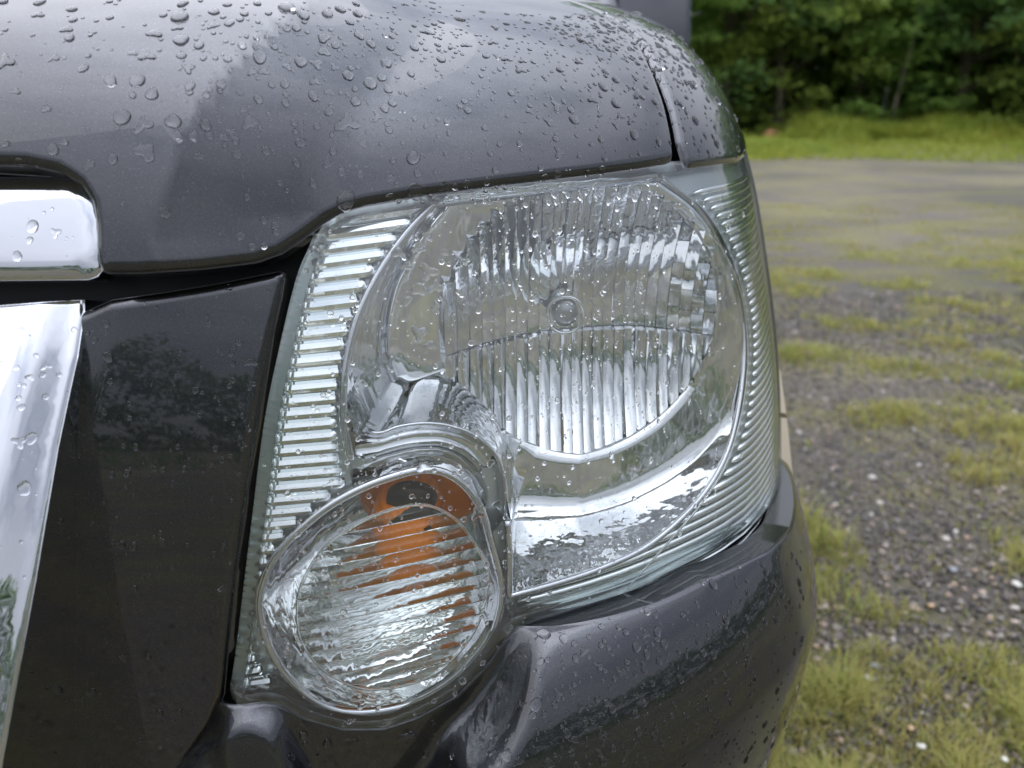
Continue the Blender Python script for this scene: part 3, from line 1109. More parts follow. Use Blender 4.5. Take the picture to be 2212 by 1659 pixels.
while v < v_end:
    us = np.interp(v, ru[:, 1], ru[:, 0]) + 0.006
    ue = U_LE - 0.012
    n = 16
    s = np.linspace(0, 1, n)
    uu = us + (ue - us) * s ** 1.3
    rad = 0.0027 * np.sqrt(np.clip(1 - (1 - np.clip(s * 7, 0, 1)) ** 2, 0.03, 1))
    V, Fs = tube(shell(uu, np.full(n, v), -0.0135 + 0.0085 * smooth(uu, 0.72, 0.86)), rad, 10)
    lmesh('rib', V, Fs, RIBM)
    v += 0.0066
# --- rest of the car -----------------------------------------------------
def cmesh(name, V, Fs, mat, parent=None, **k):
    return link_mesh(name, V, Fs, mat, parent or CAR, **k)
# beige wheel-arch flare, in two lengths that meet with a small notch
def flare(a0, a1, n, r_in=0.425, r_out=0.53):
    rings = []
    for a in np.radians(np.linspace(a0, a1, n)):
        row = []
        for r, dx in [(r_in, -0.02), (r_in, 0.062), (r_in + 0.02, 0.078), (r_in + 0.055, 0.080), (r_out - 0.012, 0.066), (r_out, 0.045), (r_out, -0.03)]:
            row.append((0.240 + dx, ARC_C[0] + r * math.cos(a), ARC_C[1] + r * math.sin(a)))
        rings.append(row)
    V, Fs = loft(rings)
    k = 7
    Fs.append(tuple(range(k)))
    Fs.append(tuple((n - 1) * k + i for i in range(k))[::-1])
    return V, Fs
arch = empty('wheel_arch_flare', (0.27, ARC_C[0], ARC_C[1]))
set_parent(arch, CAR)
for a0, a1 in [(150, 141.6), (141.0, 92), (91.4, 4)]:
    V, Fs = flare(a0, a1, 22)
    o = link_mesh('flare_section', V, Fs, BEIGE, arch, smooth=False)
# wheel
wheel = empty('wheel', (0.15, ARC_C[0], 0.36))
set_parent(wheel, CAR)
V, Fs = lathe([(0.23, -0.10), (0.30, -0.115), (0.355, -0.10), (0.365, -0.05), (0.367, 0.05), (0.355, 0.10), (0.30, 0.115), (0.23, 0.10)], (0.14, ARC_C[0], 0.366), (1, 0, 0), 48)
link_mesh('tyre', V, Fs, RUBBER, wheel)
sp = [lathe([(0.232, -0.09), (0.215, 0.06), (0.235, 0.09), (0.225, 0.098), (0.2, 0.07), (0.19, -0.09)], (0.14, ARC_C[0], 0.366), (1, 0, 0), 48),
      lathe([(0.0001, 0.085), (0.06, 0.08), (0.075, 0.06), (0.075, 0.0)], (0.14, ARC_C[0], 0.366), (1, 0, 0), 24)]
for k in range(5):
    a = 2 * math.pi * k / 5
    V, Fs = box_mesh((0, 0, 0), (0.03, 0.055, 0.16), 0.008)
    R = Matrix.Rotation(a, 4, 'X')
    sp.append(([tuple(R @ (Vector(v) + Vector((0, 0, 0.135))) + Vector((0.20, ARC_C[0], 0.366))) for v in V], Fs))
V, Fs = join(sp)
link_mesh('rim', V, Fs, simple('alloy', (0.5, 0.5, 0.52), 0.3, 1.0), wheel)
# flank with door, sill and windows
def prism(outline, x0, x1, bev=0.0):
    n = len(outline)
    V = [(x0, y, z) for y, z in outline] + [(x1, y, z) for y, z in outline]
    Fs = [tuple(range(n)), tuple(range(n, 2 * n))[::-1]] + [(i, (i + 1) % n + 0, (i + 1) % n + n, i + n)[::-1] for i in range(n)]
    return V, Fs
door = cmesh('door', *prism([(1.77, .46), (2.75, .46), (2.78, 1.17), (1.80, 1.14)], 0.10, 0.288), PAINT, smooth=False)
V, Fs = box_mesh((0.305, 2.62, 1.02), (0.03, 0.16, 0.035), 0.01)
link_mesh('door_handle', V, Fs, PAINT, door)
door2 = cmesh('door', *prism([(2.765, .46), (3.50, .46), (3.72, .80), (3.72, 1.18), (2.795, 1.17)], 0.10, 0.286), PAINT, smooth=False)
cmesh('rear_body', *prism([(3.73, .46), (4.35, .50), (4.42, .9), (4.40, 1.2), (3.735, 1.18)], -1.46, 0.282), PAINT, smooth=False)
cmesh('sill', *box_mesh((0.255, 2.55, 0.40), (0.13, 1.7, 0.11), 0.03), BEIGE)
cmesh('side_window', *prism([(2.00, 1.172), (2.74, 1.182), (2.76, 1.56), (2.36, 1.55)], 0.14, 0.215), GLASSWIN, smooth=False)
cmesh('side_window', *prism([(2.83, 1.184), (3.66, 1.19), (3.60, 1.57), (2.85, 1.565)], 0.14, 0.213), GLASSWIN, smooth=False)
V, Fs = loft([[(-1.36, 2.38, 1.60), (-0.6, 2.34, 1.62), (0.16, 2.38, 1.60)], [(-1.34, 2.55, 1.665), (-0.6, 2.52, 1.69), (0.14, 2.55, 1.665)],
              [(-1.34, 3.9, 1.68), (-0.6, 3.9, 1.71), (0.14, 3.9, 1.68)], [(-1.36, 4.38, 1.60), (-0.6, 4.38, 1.62), (0.16, 4.38, 1.60)]], False)
cmesh('roof', V, Fs, PAINT)
V, Fs = loft([[(-1.40, 1.64, 1.12), (-1.0, 1.53, 1.125), (-0.6, 1.49, 1.13), (-0.2, 1.53, 1.125), (0.185, 1.66, 1.12)],
              [(-1.32, 2.39, 1.60), (-1.0, 2.35, 1.61), (-0.6, 2.34, 1.62), (-0.2, 2.35, 1.61), (0.12, 2.40, 1.60)]], False)
cmesh('windscreen', V, Fs, GLASSWIN)
V, Fs = tube([(0.215, 1.62, 1.08), (0.190, 1.92, 1.30), (0.160, 2.25, 1.52), (0.135, 2.50, 1.64)], 0.034, 10)
cmesh('windscreen_pillar', V, Fs, PAINT)
V, Fs = tube([(0.22, 2.78, 1.15), (0.15, 2.80, 1.63)], 0.04, 8)
cmesh('door_pillar', V, Fs, BLACK)
V, Fs = tube([(0.22, 3.70, 1.15), (0.15, 3.62, 1.63)], 0.05, 8)
cmesh('rear_pillar', V, Fs, PAINT)
# wing mirror
mir = empty('wing_mirror', (0.30, 2.02, 1.22))
set_parent(mir, CAR)
def mirror_box(x0, x1, z0, z1, y0, y1, bev):
    V, Fs = box_mesh(((x0 + x1) / 2, (y0 + y1) / 2, (z0 + z1) / 2), (x1 - x0, y1 - y0, z1 - z0), bev)
    zm = 1.17
    return [(x, y + 0.30 * (z - zm) * (1 - (y - y0) / (y1 - y0)), z) for x, y, z in V], Fs
V, Fs = mirror_box(0.243, 0.430, 1.166, 1.40, 1.98, 2.12, 0.016)
link_mesh('mirror_shell', V, Fs, PAINT, mir)
V, Fs = mirror_box(0.246, 0.428, 1.130, 1.163, 1.975, 2.115, 0.010)
link_mesh('mirror_base', V, Fs, BLACK, mir)
V, Fs = tube([(0.20, 2.06, 1.13), (0.25, 2.05, 1.145), (0.31, 2.05, 1.145)], 0.022, 8)
link_mesh('mirror_arm', V, Fs, BLACK, mir)
V, Fs = box_mesh((0.336, 2.124, 1.29), (0.165, 0.006, 0.17), 0.002)
link_mesh('mirror_glass', V, Fs, CHROME, mir)
# ------------------------------------------------------------------ the place
def np_noise(P, scale, seed, octaves=3):
    """cheap value noise on the ground plane"""
    r = np.random.default_rng(seed)
    out = np.zeros(len(P))
    amp = 1.0
    tot = 0
    for o in range(octaves):
        g = r.random((97, 97))
        q = P[:, :2] * scale * 2 ** o + r.random(2) * 50
        i = np.floor(q).astype(int)
        f = q - i
        f = f * f * (3 - 2 * f)
        a = g[i[:, 0] % 97, i[:, 1] % 97]
        b = g[(i[:, 0] + 1) % 97, i[:, 1] % 97]
        c = g[i[:, 0] % 97, (i[:, 1] + 1) % 97]
        d = g[(i[:, 0] + 1) % 97, (i[:, 1] + 1) % 97]
        out += amp * ((a * (1 - f[:, 0]) + b * f[:, 0]) * (1 - f[:, 1]) + (c * (1 - f[:, 0]) + d * f[:, 0]) * f[:, 1])
        tot += amp
        amp *= 0.5
    return out / tot

def grow(P):
    """how much grass stands at a place, 0..1"""
    n = np_noise(P * np.array([0.8, 1.15, 1.0]), 3.6, 3, 3)
    m = np_noise(P, 0.45, 9, 2)
    return np.clip((n - 0.395 + (m - 0.5) * 0.45) / 0.26, 0, 1)

VERGE_Y = 18.5
def ground_mat():
    m, nt, b, o = mat_new('gravel_ground')
    n1 = noise(nt, 95, 6, 0.7)
    r1 = ramp(nt, n1.outputs[0], [(0.30, (0.045, 0.038, 0.033)), (0.50, (0.118, 0.106, 0.096)), (0.62, (0.180, 0.163, 0.149)), (0.74, (0.35, 0.31, 0.27))])
    n2 = noise(nt, 1.4, 6, 0.65, map_scale=(0.55, 1.2, 1))
    r2 = ramp(nt, n2.outputs[0], [(0.42, (0, 0, 0)), (0.60, (1, 1, 1))])
    n3 = noise(nt, 30, 5, 0.7)
    r3 = ramp(nt, n3.outputs[0], [(0.3, (0.115, 0.108, 0.046)), (0.5, (0.20, 0.190, 0.072)), (0.72, (0.28, 0.262, 0.11))])
    mx = nt.nodes.new('ShaderNodeMixRGB')
    mul = nt.nodes.new('ShaderNodeMath'); mul.operation = 'MULTIPLY'; mul.inputs[1].default_value = 0.62
    nt.links.new(r2.outputs[0], mul.inputs[0])
    nt.links.new(mul.outputs[0], mx.inputs[0])
    nt.links.new(r1.outputs[0], mx.inputs[1])
    nt.links.new(r3.outputs[0], mx.inputs[2])
    n4 = noise(nt, 0.35, 3, 0.5)
    r4 = ramp(nt, n4.outputs[0], [(0.38, (0.76, 0.77, 0.78)), (0.62, (1.18, 1.15, 1.12))])
    m2 = nt.nodes.new('ShaderNodeMixRGB'); m2.blend_type = 'MULTIPLY'; m2.inputs[0].default_value = 1
    nt.links.new(mx.outputs[0], m2.inputs[1])
    nt.links.new(r4.outputs[0], m2.inputs[2])
    nt.links.new(m2.outputs[0], b.inputs['Base Color'])
    pset(b, Roughness=0.8, Specular_IOR_Level=0.2)
    bump(nt, n1.outputs[0], b, 0.8, 0.012)
    return m
bm = bmesh.new()
V, Fs = [], []
ys = np.concatenate([[-60, -30, -15], np.linspace(-8, 30, 77), [40, 60, 90, 150, 260]])
xs_ = np.concatenate([[-200, -80, -40, -25], np.linspace(-15, 30, 91), [45, 80, 200]])
GX, GY = np.meshgrid(xs_, ys, indexing='ij')
GZ = 0.02 * (np_noise(np.stack([GX.ravel(), GY.ravel()], 1), 0.7, 4, 2) - 0.5).reshape(GX.shape) - 0.012
GZ += 0.35 * smooth(GY, VERGE_Y - 0.5, VERGE_Y + 6)
nv = len(ys)
Vg = np.stack([GX, GY, GZ], -1).reshape(-1, 3)
Fg = [(i * nv + j, (i + 1) * nv + j, (i + 1) * nv + j + 1, i * nv + j + 1) for i in range(len(xs_) - 1) for j in range(nv - 1)]
bm.free()
g = link_mesh('ground', Vg, Fg, ground_mat())
tag(g, 'wet gravel yard with yellow-green moss and grass patches', kind='structure')

# pebbles
def ico():
    b = bmesh.new()
    bmesh.ops.create_icosphere(b, subdivisions=1, radius=1.0)
    V = np.array([tuple(v.co) for v in b.verts])
    F_ = np.array([[v.index for v in f.verts] for f in b.faces])
    b.free()
    return V, F_
IV, IF = ico()
def stone_mat(name, stops):
    m, nt, b, o = mat_new(name)
    g_ = nt.nodes.new('ShaderNodeNewGeometry')
    r = ramp(nt, g_.outputs['Random Per Island'], stops)
    nt.links.new(r.outputs[0], b.inputs['Base Color'])
    pset(b, Roughness=0.5)
    return m
STONE = stone_mat('gravel_stone', [(0.0, (0.040, 0.034, 0.030)), (0.40, (0.088, 0.076, 0.068)), (0.66, (0.14, 0.115, 0.095)), (0.87, (0.22, 0.20, 0.18)), (0.95, (0.34, 0.24, 0.17)), (1.0, (0.55, 0.52, 0.48))])
def wedge(n, y0, y1, power=1.0, xr=0.75):
    """random ground places in the part of the yard the picture looks at"""
    t = RNG.random(n) ** power
    y = y0 + (y1 - y0) * t
    x = (0.22 + RNG.random(n) * (xr - 0.22)) * y
    return np.stack([x, y, np.zeros(n)], 1)
def around(n):
    """thinner cover on the rest of the yard round the car, out to the sides of the picture"""
    x, y = RNG.uniform(-2.2, 6.5, n), RNG.uniform(-2.0, 7.5, n)
    ok = ~((x < 0.20) & (x > -1.6) & (y > 0.30)) & ~((x > 0.22 * y) & (x < 0.95 * y) & (y > 0.8))
    return np.stack([x[ok], y[ok], np.zeros(ok.sum())], 1)
def scatter_stones(P, size):
    n = len(P)
    S = size[:, None, None] * (0.65 + 0.5 * RNG.random((n, 1, 3)))
    S[:, :, 2] *= 0.7
    Vv = IV[None] * S * (0.82 + 0.36 * RNG.random((n, len(IV), 1)))
    a = RNG.random(n) * 6.28
    c, s = np.cos(a)[:, None], np.sin(a)[:, None]
    Vv = np.stack([Vv[..., 0] * c - Vv[..., 1] * s, Vv[..., 0] * s + Vv[..., 1] * c, Vv[..., 2]], -1) + P[:, None]
    Ff = (IF[None] + (np.arange(n) * len(IV))[:, None, None]).reshape(-1, 3)
    return Vv.reshape(-1, 3), Ff
P = np.vstack([wedge(26000, 0.75, 4.6, 1.5, 0.95), around(22000)])
sz = 0.0022 + 0.009 * RNG.random(len(P)) ** 4 + 0.0012 * np.clip(P[:, 1], 0, 5) * RNG.random(len(P))
P[:, 2] = -0.006
V_, F_ = scatter_stones(P, sz)
o = link_mesh('gravel', V_, F_, STONE, smooth=False)
tag(o, 'loose mixed gravel stones scattered over the yard', 'gravel', kind='stuff')
# a few pale stones one can point at
PALE = simple('pale_stone', (0.62, 0.60, 0.55), 0.6)
TAN = simple('tan_stone', (0.45, 0.30, 0.18), 0.6)
GREYS = simple('grey_stone', (0.24, 0.25, 0.27), 0.5)
def one_stone(px, py, r, mt, label, flat=0.6):
    d = ray(px, py)
    p = CAM + d * (-(CAMZ - 0.004) / d[2])
    v = IV * (0.82 + 0.3 * RNG.random((len(IV), 1))) * np.array([1.2, 0.9, flat]) * r * 0.75
    bm = bmesh.new()
    vs = [bm.verts.new(q) for q in v]
    for f in IF: bm.faces.new([vs[i] for i in f])
    bmesh.ops.bevel(bm, geom=bm.edges[:], offset=r * 0.12, segments=1, affect='EDGES')
    me = bpy.data.meshes.new('stone')
    bm.to_mesh(me); bm.free()
    me.materials.append(mt)
    ob = bpy.data.objects.new('stone', me)
    COL.objects.link(ob)
    ob.location = p
    ob.rotation_euler = (0, 0, RNG.random() * 6)
    tag(ob, label, 'stone', 'single stones in the gravel')
    return ob
one_stone(2196, 1262, 0.016, PALE, 'white angular stone beside the grass near the right picture edge')
one_stone(2012, 1308, 0.011, TAN, 'small tan stone lying in bare gravel above a grass tuft')
one_stone(2060, 1230, 0.017, GREYS, 'flat blue-grey stone between two grass tufts behind the white stone', 0.35)
one_stone(1890, 1438, 0.014, GREYS, 'grey stone in bare gravel just beyond the bumper corner')
one_stone(1968, 1572, 0.010, TAN, 'orange-tan pebble in the open gravel nearest the bumper')
one_stone(1990, 1612, 0.011, PALE, 'pale cream pebble in the nearest gravel below the bumper')
one_stone(2170, 1640, 0.009, PALE, 'tiny whitish pebble at the foot of the nearest grass')

# grass
def blade_mesh(P, h, lean, wid, hue):
    """curved blades: 2 quads and a tip each; returns verts, tris, colours"""
    n = len(P)
    a = RNG.random(n) * 6.283
    dx, dy = np.cos(a), np.sin(a)
    sx, sy = -dy, dx
    rows = []
    for f, w in [(0.0, 1.0), (0.45, 0.85), (0.8, 0.5)]:
        off = lean * f * f
        c = np.stack([P[:, 0] + dx * off, P[:, 1] + dy * off, P[:, 2] + h * f * (1 - 0.25 * f * (lean / h))], 1)
        s = np.stack([sx, sy, np.zeros(n)], 1) * (wid * w / 2)[:, None]
        rows += [c - s, c + s]
    tip = np.stack([P[:, 0] + dx * lean, P[:, 1] + dy * lean, P[:, 2] + h * (1 - 0.25 * (lean / h))], 1)
    V = np.stack(rows + [tip], 1)
    T = np.array([[0, 1, 3], [0, 3, 2], [2, 3, 5], [2, 5, 4], [4, 5, 6]])
    Ff = (T[None] + (np.arange(n) * 7)[:, None, None]).reshape(-1, 3)
    return V.reshape(-1, 3), Ff
def grass_mat(name, stops, trans=0.35, patchy=0.5, nscale=1.6):
    m, nt, b, o = mat_new(name)
    g_ = nt.nodes.new('ShaderNodeNewGeometry')
    n = noise(nt, nscale, 3, 0.6)
    ad = nt.nodes.new('ShaderNodeMath'); ad.operation = 'MULTIPLY_ADD'
    ad.inputs[1].default_value = 1.05 - patchy
    ml = nt.nodes.new('ShaderNodeMath'); ml.operation = 'MULTIPLY'; ml.inputs[1].default_value = patchy
    nt.links.new(n.outputs[0], ml.inputs[0])
    nt.links.new(g_.outputs['Random Per Island'], ad.inputs[0])
    nt.links.new(ml.outputs[0], ad.inputs[2])
    r = ramp(nt, ad.outputs[0], stops)
    nt.links.new(r.outputs[0], b.inputs['Base Color'])
    pset(b, Roughness=0.6, Specular_IOR_Level=0.25)
    tl = nt.nodes.new('ShaderNodeBsdfTranslucent')
    nt.links.new(r.outputs[0], tl.inputs[0])
    mx = nt.nodes.new('ShaderNodeMixShader')
    mx.inputs[0].default_value = trans
    nt.links.new(b.outputs[0], mx.inputs[1])
    nt.links.new(tl.outputs[0], mx.inputs[2])
    nt.links.new(mx.outputs[0], o.inputs[0])
    return m
GRASS = grass_mat('yellow_green_grass', [(0.05, (0.46, 0.38, 0.22)), (0.25, (0.40, 0.33, 0.12)), (0.55, (0.37, 0.36, 0.10)), (0.95, (0.21, 0.32, 0.075))])
P = np.vstack([wedge(210000, 0.8, 9.5, 1.35, 0.95), around(110000)])
gp = grow(P)
keep = RNG.random(len(P)) < (0.05 + 0.75 * gp) * np.clip(1.15 - 0.09 * P[:, 1], 0.35, 1)
P = P[keep]
gp = gp[keep]
n = len(P)
tuft = np_noise(P, 9.0, 21, 2)
h = (0.012 + 0.072 * gp * np.clip((tuft - 0.36) / 0.36, 0, 1.2) * (0.4 + 0.9 * RNG.random(n))) * np.clip(1.35 - np.abs(P[:, 1]) * 0.16, 0.28, 1)
wid = (0.0011 + 0.0010 * np.abs(P[:, 1])) * (0.6 + 1.3 * RNG.random(n) ** 2)
P[:, 2] = -0.012
V_, F_ = blade_mesh(P, h + 0.01, h * (0.4 + 0.9 * RNG.random(n)), wid, None)
o = link_mesh('grass', V_, F_, GRASS, smooth=False)
tag(o, 'yellow-green tufts of short grass growing through the gravel', 'grass', kind='stuff')
# single tall tufts close to the car
TUFT = grass_mat('tuft_grass', [(0.1, (0.30, 0.22, 0.07)), (0.45, (0.30, 0.27, 0.05)), (0.75, (0.24, 0.29, 0.05)), (1.0, (0.13, 0.23, 0.035))])

# verge of taller grass at the edge of the wood
VERGE = grass_mat('verge_grass', [(0.05, (0.36, 0.31, 0.10)), (0.35, (0.36, 0.37, 0.06)), (0.65, (0.26, 0.33, 0.055)), (1.0, (0.13, 0.22, 0.05))], 0.45, 0.8, 0.7)
n = 60000
P = np.stack([RNG.random(n) * 30 + 2, VERGE_Y + 7.2 * RNG.random(n) ** 0.9, np.zeros(n)], 1)
edge_n = np_noise(P, 0.35, 31, 3)
P[:, 1] += (edge_n - 0.5) * 2.6
keep = RNG.random(n) < 0.35 + np.clip((P[:, 1] - VERGE_Y) / 1.2, 0, 1)
P = P[keep]
n = len(P)
P[:, 2] = 0.35 * smooth(P[:, 1], VERGE_Y - 0.5, VERGE_Y + 6) - 0.02
bk = smooth(P[:, 1], VERGE_Y, VERGE_Y + 5)
cl = np_noise(P, 0.6, 33, 2)
h = (0.10 + 0.60 * bk * np.clip((cl - 0.3) / 0.35, 0.08, 1.4)) * (0.5 + 0.7 * RNG.random(n))
V_, F_ = blade_mesh(P, h, h * (0.3 + 0.6 * RNG.random(n)), 0.02 + 0.03 * RNG.random(n), None)
o = link_mesh('verge_grass', V_, F_, VERGE, smooth=False)
tag(o, 'bright tall grass verge along the foot of the wood', 'grass', kind='stuff')

# trees -------------------------------------------------------------
BARK = simple('bark', (0.085, 0.068, 0.05), 0.9)
PALEBARK = simple('pale_bark', (0.15, 0.125, 0.09), 0.85)
LEAF = [grass_mat('leaf_green_%s' % k, st, 0.62) for k, st in [
    ('bright', [(0.1, (0.10, 0.16, 0.04)), (0.5, (0.17, 0.28, 0.06)), (0.9, (0.27, 0.40, 0.09))]),
    ('deep', [(0.1, (0.065, 0.12, 0.042)), (0.5, (0.105, 0.195, 0.06)), (0.9, (0.17, 0.28, 0.08))]),
    ('yellow', [(0.1, (0.12, 0.16, 0.036)), (0.5, (0.21, 0.28, 0.055)), (0.9, (0.31, 0.39, 0.085))])]]
def leaves(C, n_each, spread, size, seed):
    """leaf-sized quads gathered in flattened boughs round the points C"""
    r = np.random.default_rng(seed)
    m = len(C)
    n = m * n_each
    cc = np.repeat(C, n_each, 0)
    sp = np.repeat(spread, n_each)
    d = r.normal(size=(n, 3))
    d /= np.linalg.norm(d, axis=1)[:, None]
    p = cc + d * (r.random((n, 1)) ** 0.5) * sp[:, None] * np.array([1.0, 1.0, 0.42])
    p[:, 2] -= 0.25 * ((p[:, :2] - cc[:, :2]) ** 2).sum(1) / (sp + 1e-6)
    nrm = r.normal(size=(n, 3)) * 0.7 + np.array([0, 0, 1.5])
    nrm /= np.linalg.norm(nrm, axis=1)[:, None]
    u = np.cross(nrm, r.normal(size=(n, 3)))
    u /= np.linalg.norm(u, axis=1)[:, None] + 1e-9
    w = np.cross(nrm, u)
    s = size * (0.6 + 0.8 * r.random((n, 1)))
    V = np.stack([p - u * s, p + w * s * 0.5, p + u * s, p - w * s * 0.5], 1).reshape(-1, 3)
    Ff = (np.arange(n)[:, None] * 4 + np.arange(4)[None])
    return V, Ff
def make_tree(label, seed, height, radius, low, mats, clusters=115, per=60, leaf=0.12):
    r = np.random.default_rng(seed)
    root = empty('broadleaf_tree', (0, 0, 0), label, 'tree', 'trees of the wood beyond the verge')
    trunk_pts = [(0, 0, -0.3), (r.normal() * .1, r.normal() * .1, height * .25), (r.normal() * .25, r.normal() * .25, height * .55), (r.normal() * .35, r.normal() * .35, height * .92)]
    tp = cr(trunk_pts, 12)
    tr = np.linspace(0.16, 0.03, 12) * height / 8
    parts = [tube(tp, tr, 7)]
    C, S = [], []
    while len(C) < clusters:
        q = r.normal(size=3)
        q = q / np.linalg.norm(q) * r.random() ** 0.38
        z = low + (height - low) * (0.46 + 0.54 * q[2])
        k = 1.15 - 0.5 * max(0, q[2])
        C.append((q[0] * radius * k, q[1] * radius * k, z))
        S.append(radius * (0.20 + 0.22 * r.random()))
    C, S = np.array(C), np.array(S)
    for k in range(0, clusters, 7):
        c = C[k]
        b = tp[int(np.clip(c[2] / height * 9, 1, 9))]
        parts.append(tube(cr([b, (b + c) / 2 + np.array([0, 0, 0.15]), c], 6), np.linspace(0.05, 0.012, 6) * height / 8, 5))
    V, Fs = join(parts)
    t = link_mesh('trunk', V, Fs, BARK, root)
    V, Ff = leaves(C, per, S, leaf, seed + 1)
    c = link_mesh('crown', V, Ff, mats, root, smooth=False)
    return root
def copy_tree(root):
    c = root.copy()
    COL.objects.link(c)
    for ch in root.children:
        d = ch.copy()
        COL.objects.link(d)
        d.parent = c
    return c
kinds = [make_tree('x', 41, 8.5, 2.6, 0.2, LEAF[0]), make_tree('x', 47, 10.0, 3.0, 0.4, LEAF[1]),
         make_tree('x', 53, 7.5, 2.5, 0.1, LEAF[2]), make_tree('x', 59, 9.0, 2.8, 0.3, LEAF[1])]
BASE_USED = set()
def plant(kind, x, y, s, rz, label, group=None, wide=1.0):
    root = kinds[kind]
    if kind in BASE_USED:
        root = copy_tree(root)
    BASE_USED.add(kind)
    root.location = (x, y, 0.28 if y > 20 else -0.05)
    root.scale = (s * wide, s * wide, s)
    root.rotation_euler = (0, 0, rz)
    root['label'] = label
    root['group'] = group or 'trees of the wood beyond the verge'
    return root
trng = np.random.default_rng(77)
front = [(4.2, 0), (6.9, 1), (9.3, 2), (11.8, 0), (14.6, 3), (17.4, 2), (20.2, 0), (23.5, 1)]
words = ['directly behind the car mirror', 'just right of the car mirror', 'left of the slender pale trunk', 'behind the slender pale trunk', 'right of the slender pale trunk',
         'above the tallest verge grass', 'at the right edge of the picture', 'just beyond the right edge of the picture']
look = ['bright green bushy tree', 'tall deep green tree', 'yellowish green low tree', 'deep green spreading tree']
for i, (x, k) in enumerate(front):
    plant(k, x + trng.normal() * 0.3, 27.0 + trng.normal() * 0.6, 0.95 + 0.15 * trng.random(), trng.random() * 6, '%s %s' % (look[k], words[i]))
for i in range(9):
    x = 6 + i * 2.6
    plant([1, 0, 2, 3, 0, 1, 2, 0, 1][i], x + trng.normal() * 0.4, 30.5 + trng.normal() * 0.8, 1.15 + 0.2 * trng.random(), trng.random() * 6,
          'tall dark tree of the second row, %s' % ('nearest the car mirror', 'second from the car mirror', 'third from the car mirror', 'behind the slender trunk', 'just right of the slender trunk', 'second right of the slender trunk', 'behind the brightest fence post', 'behind the thin fence post', 'farthest right')[i], 'second row of trees in the wood')
# the rest of the clearing: the treeline round the yard that the paint, chrome and lamp mirror
def treeline(a0, a1, n, rr, seed):
    r = np.random.default_rng(seed)
    t = np.radians(r.uniform(a0, a1, n))
    top = 3.6 + 2.6 * np_noise(np.stack([np.degrees(t) * 0.16 + 40, t * 0], 1), 1.0, seed, 3) ** 1.5 + 2.4 * np.exp(-((np.degrees(t) + 104) / 5.0) ** 2)
    d = rr + r.normal(size=n) * 1.3
    C = np.stack([d * np.cos(t), d * np.sin(t) * 0.95 + 2, top * r.random(n) ** 0.75], 1)
    return leaves(C, 20, np.full(n, 0.85), 0.19, seed + 1)
V, Ff = treeline(-205, 48, 3300, 29, 600)
rr_ = np.random.default_rng(640)
t_ = np.radians(rr_.uniform(-205, -2, 420))
d_ = rr_.uniform(13, 28, 420)
V2, F2 = leaves(np.stack([d_ * np.cos(t_), d_ * np.sin(t_) * 0.95 + 2, 0.05 + 0.55 * rr_.random(420) ** 2 * (d_ / 28)], 1), 18, np.full(420, 0.6), 0.13, 641)
F2 = F2 + len(V)
V, Ff = np.vstack([V, V2]), np.vstack([Ff, F2])
tag(link_mesh('treeline', V, Ff, LEAF[1], smooth=False), 'low dark treeline round the far side of the yard, mirrored in the car', 'wood', kind='stuff')
r_ = np.random.default_rng(500)
C = np.stack([r_.uniform(5.5, 38, 3400), 35 + r_.normal(size=3400) * 1.2, 0.2 + 9.5 * r_.random(3400) ** 1.8], 1)
V, Ff = leaves(C, 22, np.full(3400, 1.1), 0.27, 501)
tag(link_mesh('far_wood', V, Ff, LEAF[0], smooth=False), 'dark mass of foliage deep in the wood behind the separate trees', 'wood', kind='stuff')
# slender pale trunk standing before the wood
st = empty('slender_tree', (11.9, 25.2, 0.25), 'slender tree with a pale bare trunk standing before the wood', 'tree')
V, Fs = tube([(11.9, 25.2, 0.0), (11.95, 25.2, 1.5), (12.15, 25.2, 3.0), (12.3, 25.2, 5.2)], [0.06, 0.055, 0.045, 0.02], 8)
link_mesh('trunk', V, Fs, PALEBARK, st)
C = np.array([(12.3 + RNG.normal() * .8, 25.2 + RNG.normal() * .6, 4.2 + 1.4 * RNG.random()) for _ in range(16)])
V, Ff = leaves(C, 50, np.full(16, 0.6), 0.1, 88)
link_mesh('crown', V, Ff, LEAF[0], st, smooth=False)
# undergrowth
def shrub(x, y, h, rad, mt, label, seed):
    r = np.random.default_rng(seed)
    root = empty('shrub', (x, y, 0.2), label, 'shrub', 'shrubs along the edge of the wood')
    C = np.stack([x + r.normal(size=26) * rad * .5, y + r.normal(size=26) * rad * .35, 0.35 + h * r.random(26) ** 0.8], 1)
    V, Ff = leaves(C, 42, np.full(26, rad * 0.38), 0.085, seed + 3)
    link_mesh('foliage', V, Ff, mt, root, smooth=False)
    st_ = [tube(cr([(x + r.normal() * .08, y, 0.1), (x + r.normal() * .2, y, 0.5), tuple(C[k])], 6), 0.015, 5) for k in range(5)]
    V, Fs = join(st_)
    link_mesh('stem', V, Fs, BARK, root)
for i, (x, h, lab) in enumerate([(9.0, 0.5, 'low weedy shrub right of the small orange and blue heap'), (10.6, 1.0, 'green shrub left of the bright metal fence post'),
                                 (12.9, 1.2, 'green shrub right of the bright metal fence post'), (14.4, 0.7, 'low shrub left of the thin fence post'),
                                 (16.6, 0.9, 'bushy shrub right of the thin fence post'), (18.8, 1.1, 'broad shrub at the right picture edge')]):
    shrub(x, 24.6 + 0.3 * (i % 3), h, 1.0, LEAF[[2, 0, 0, 2, 0, 2][i]], lab, 300 + i)
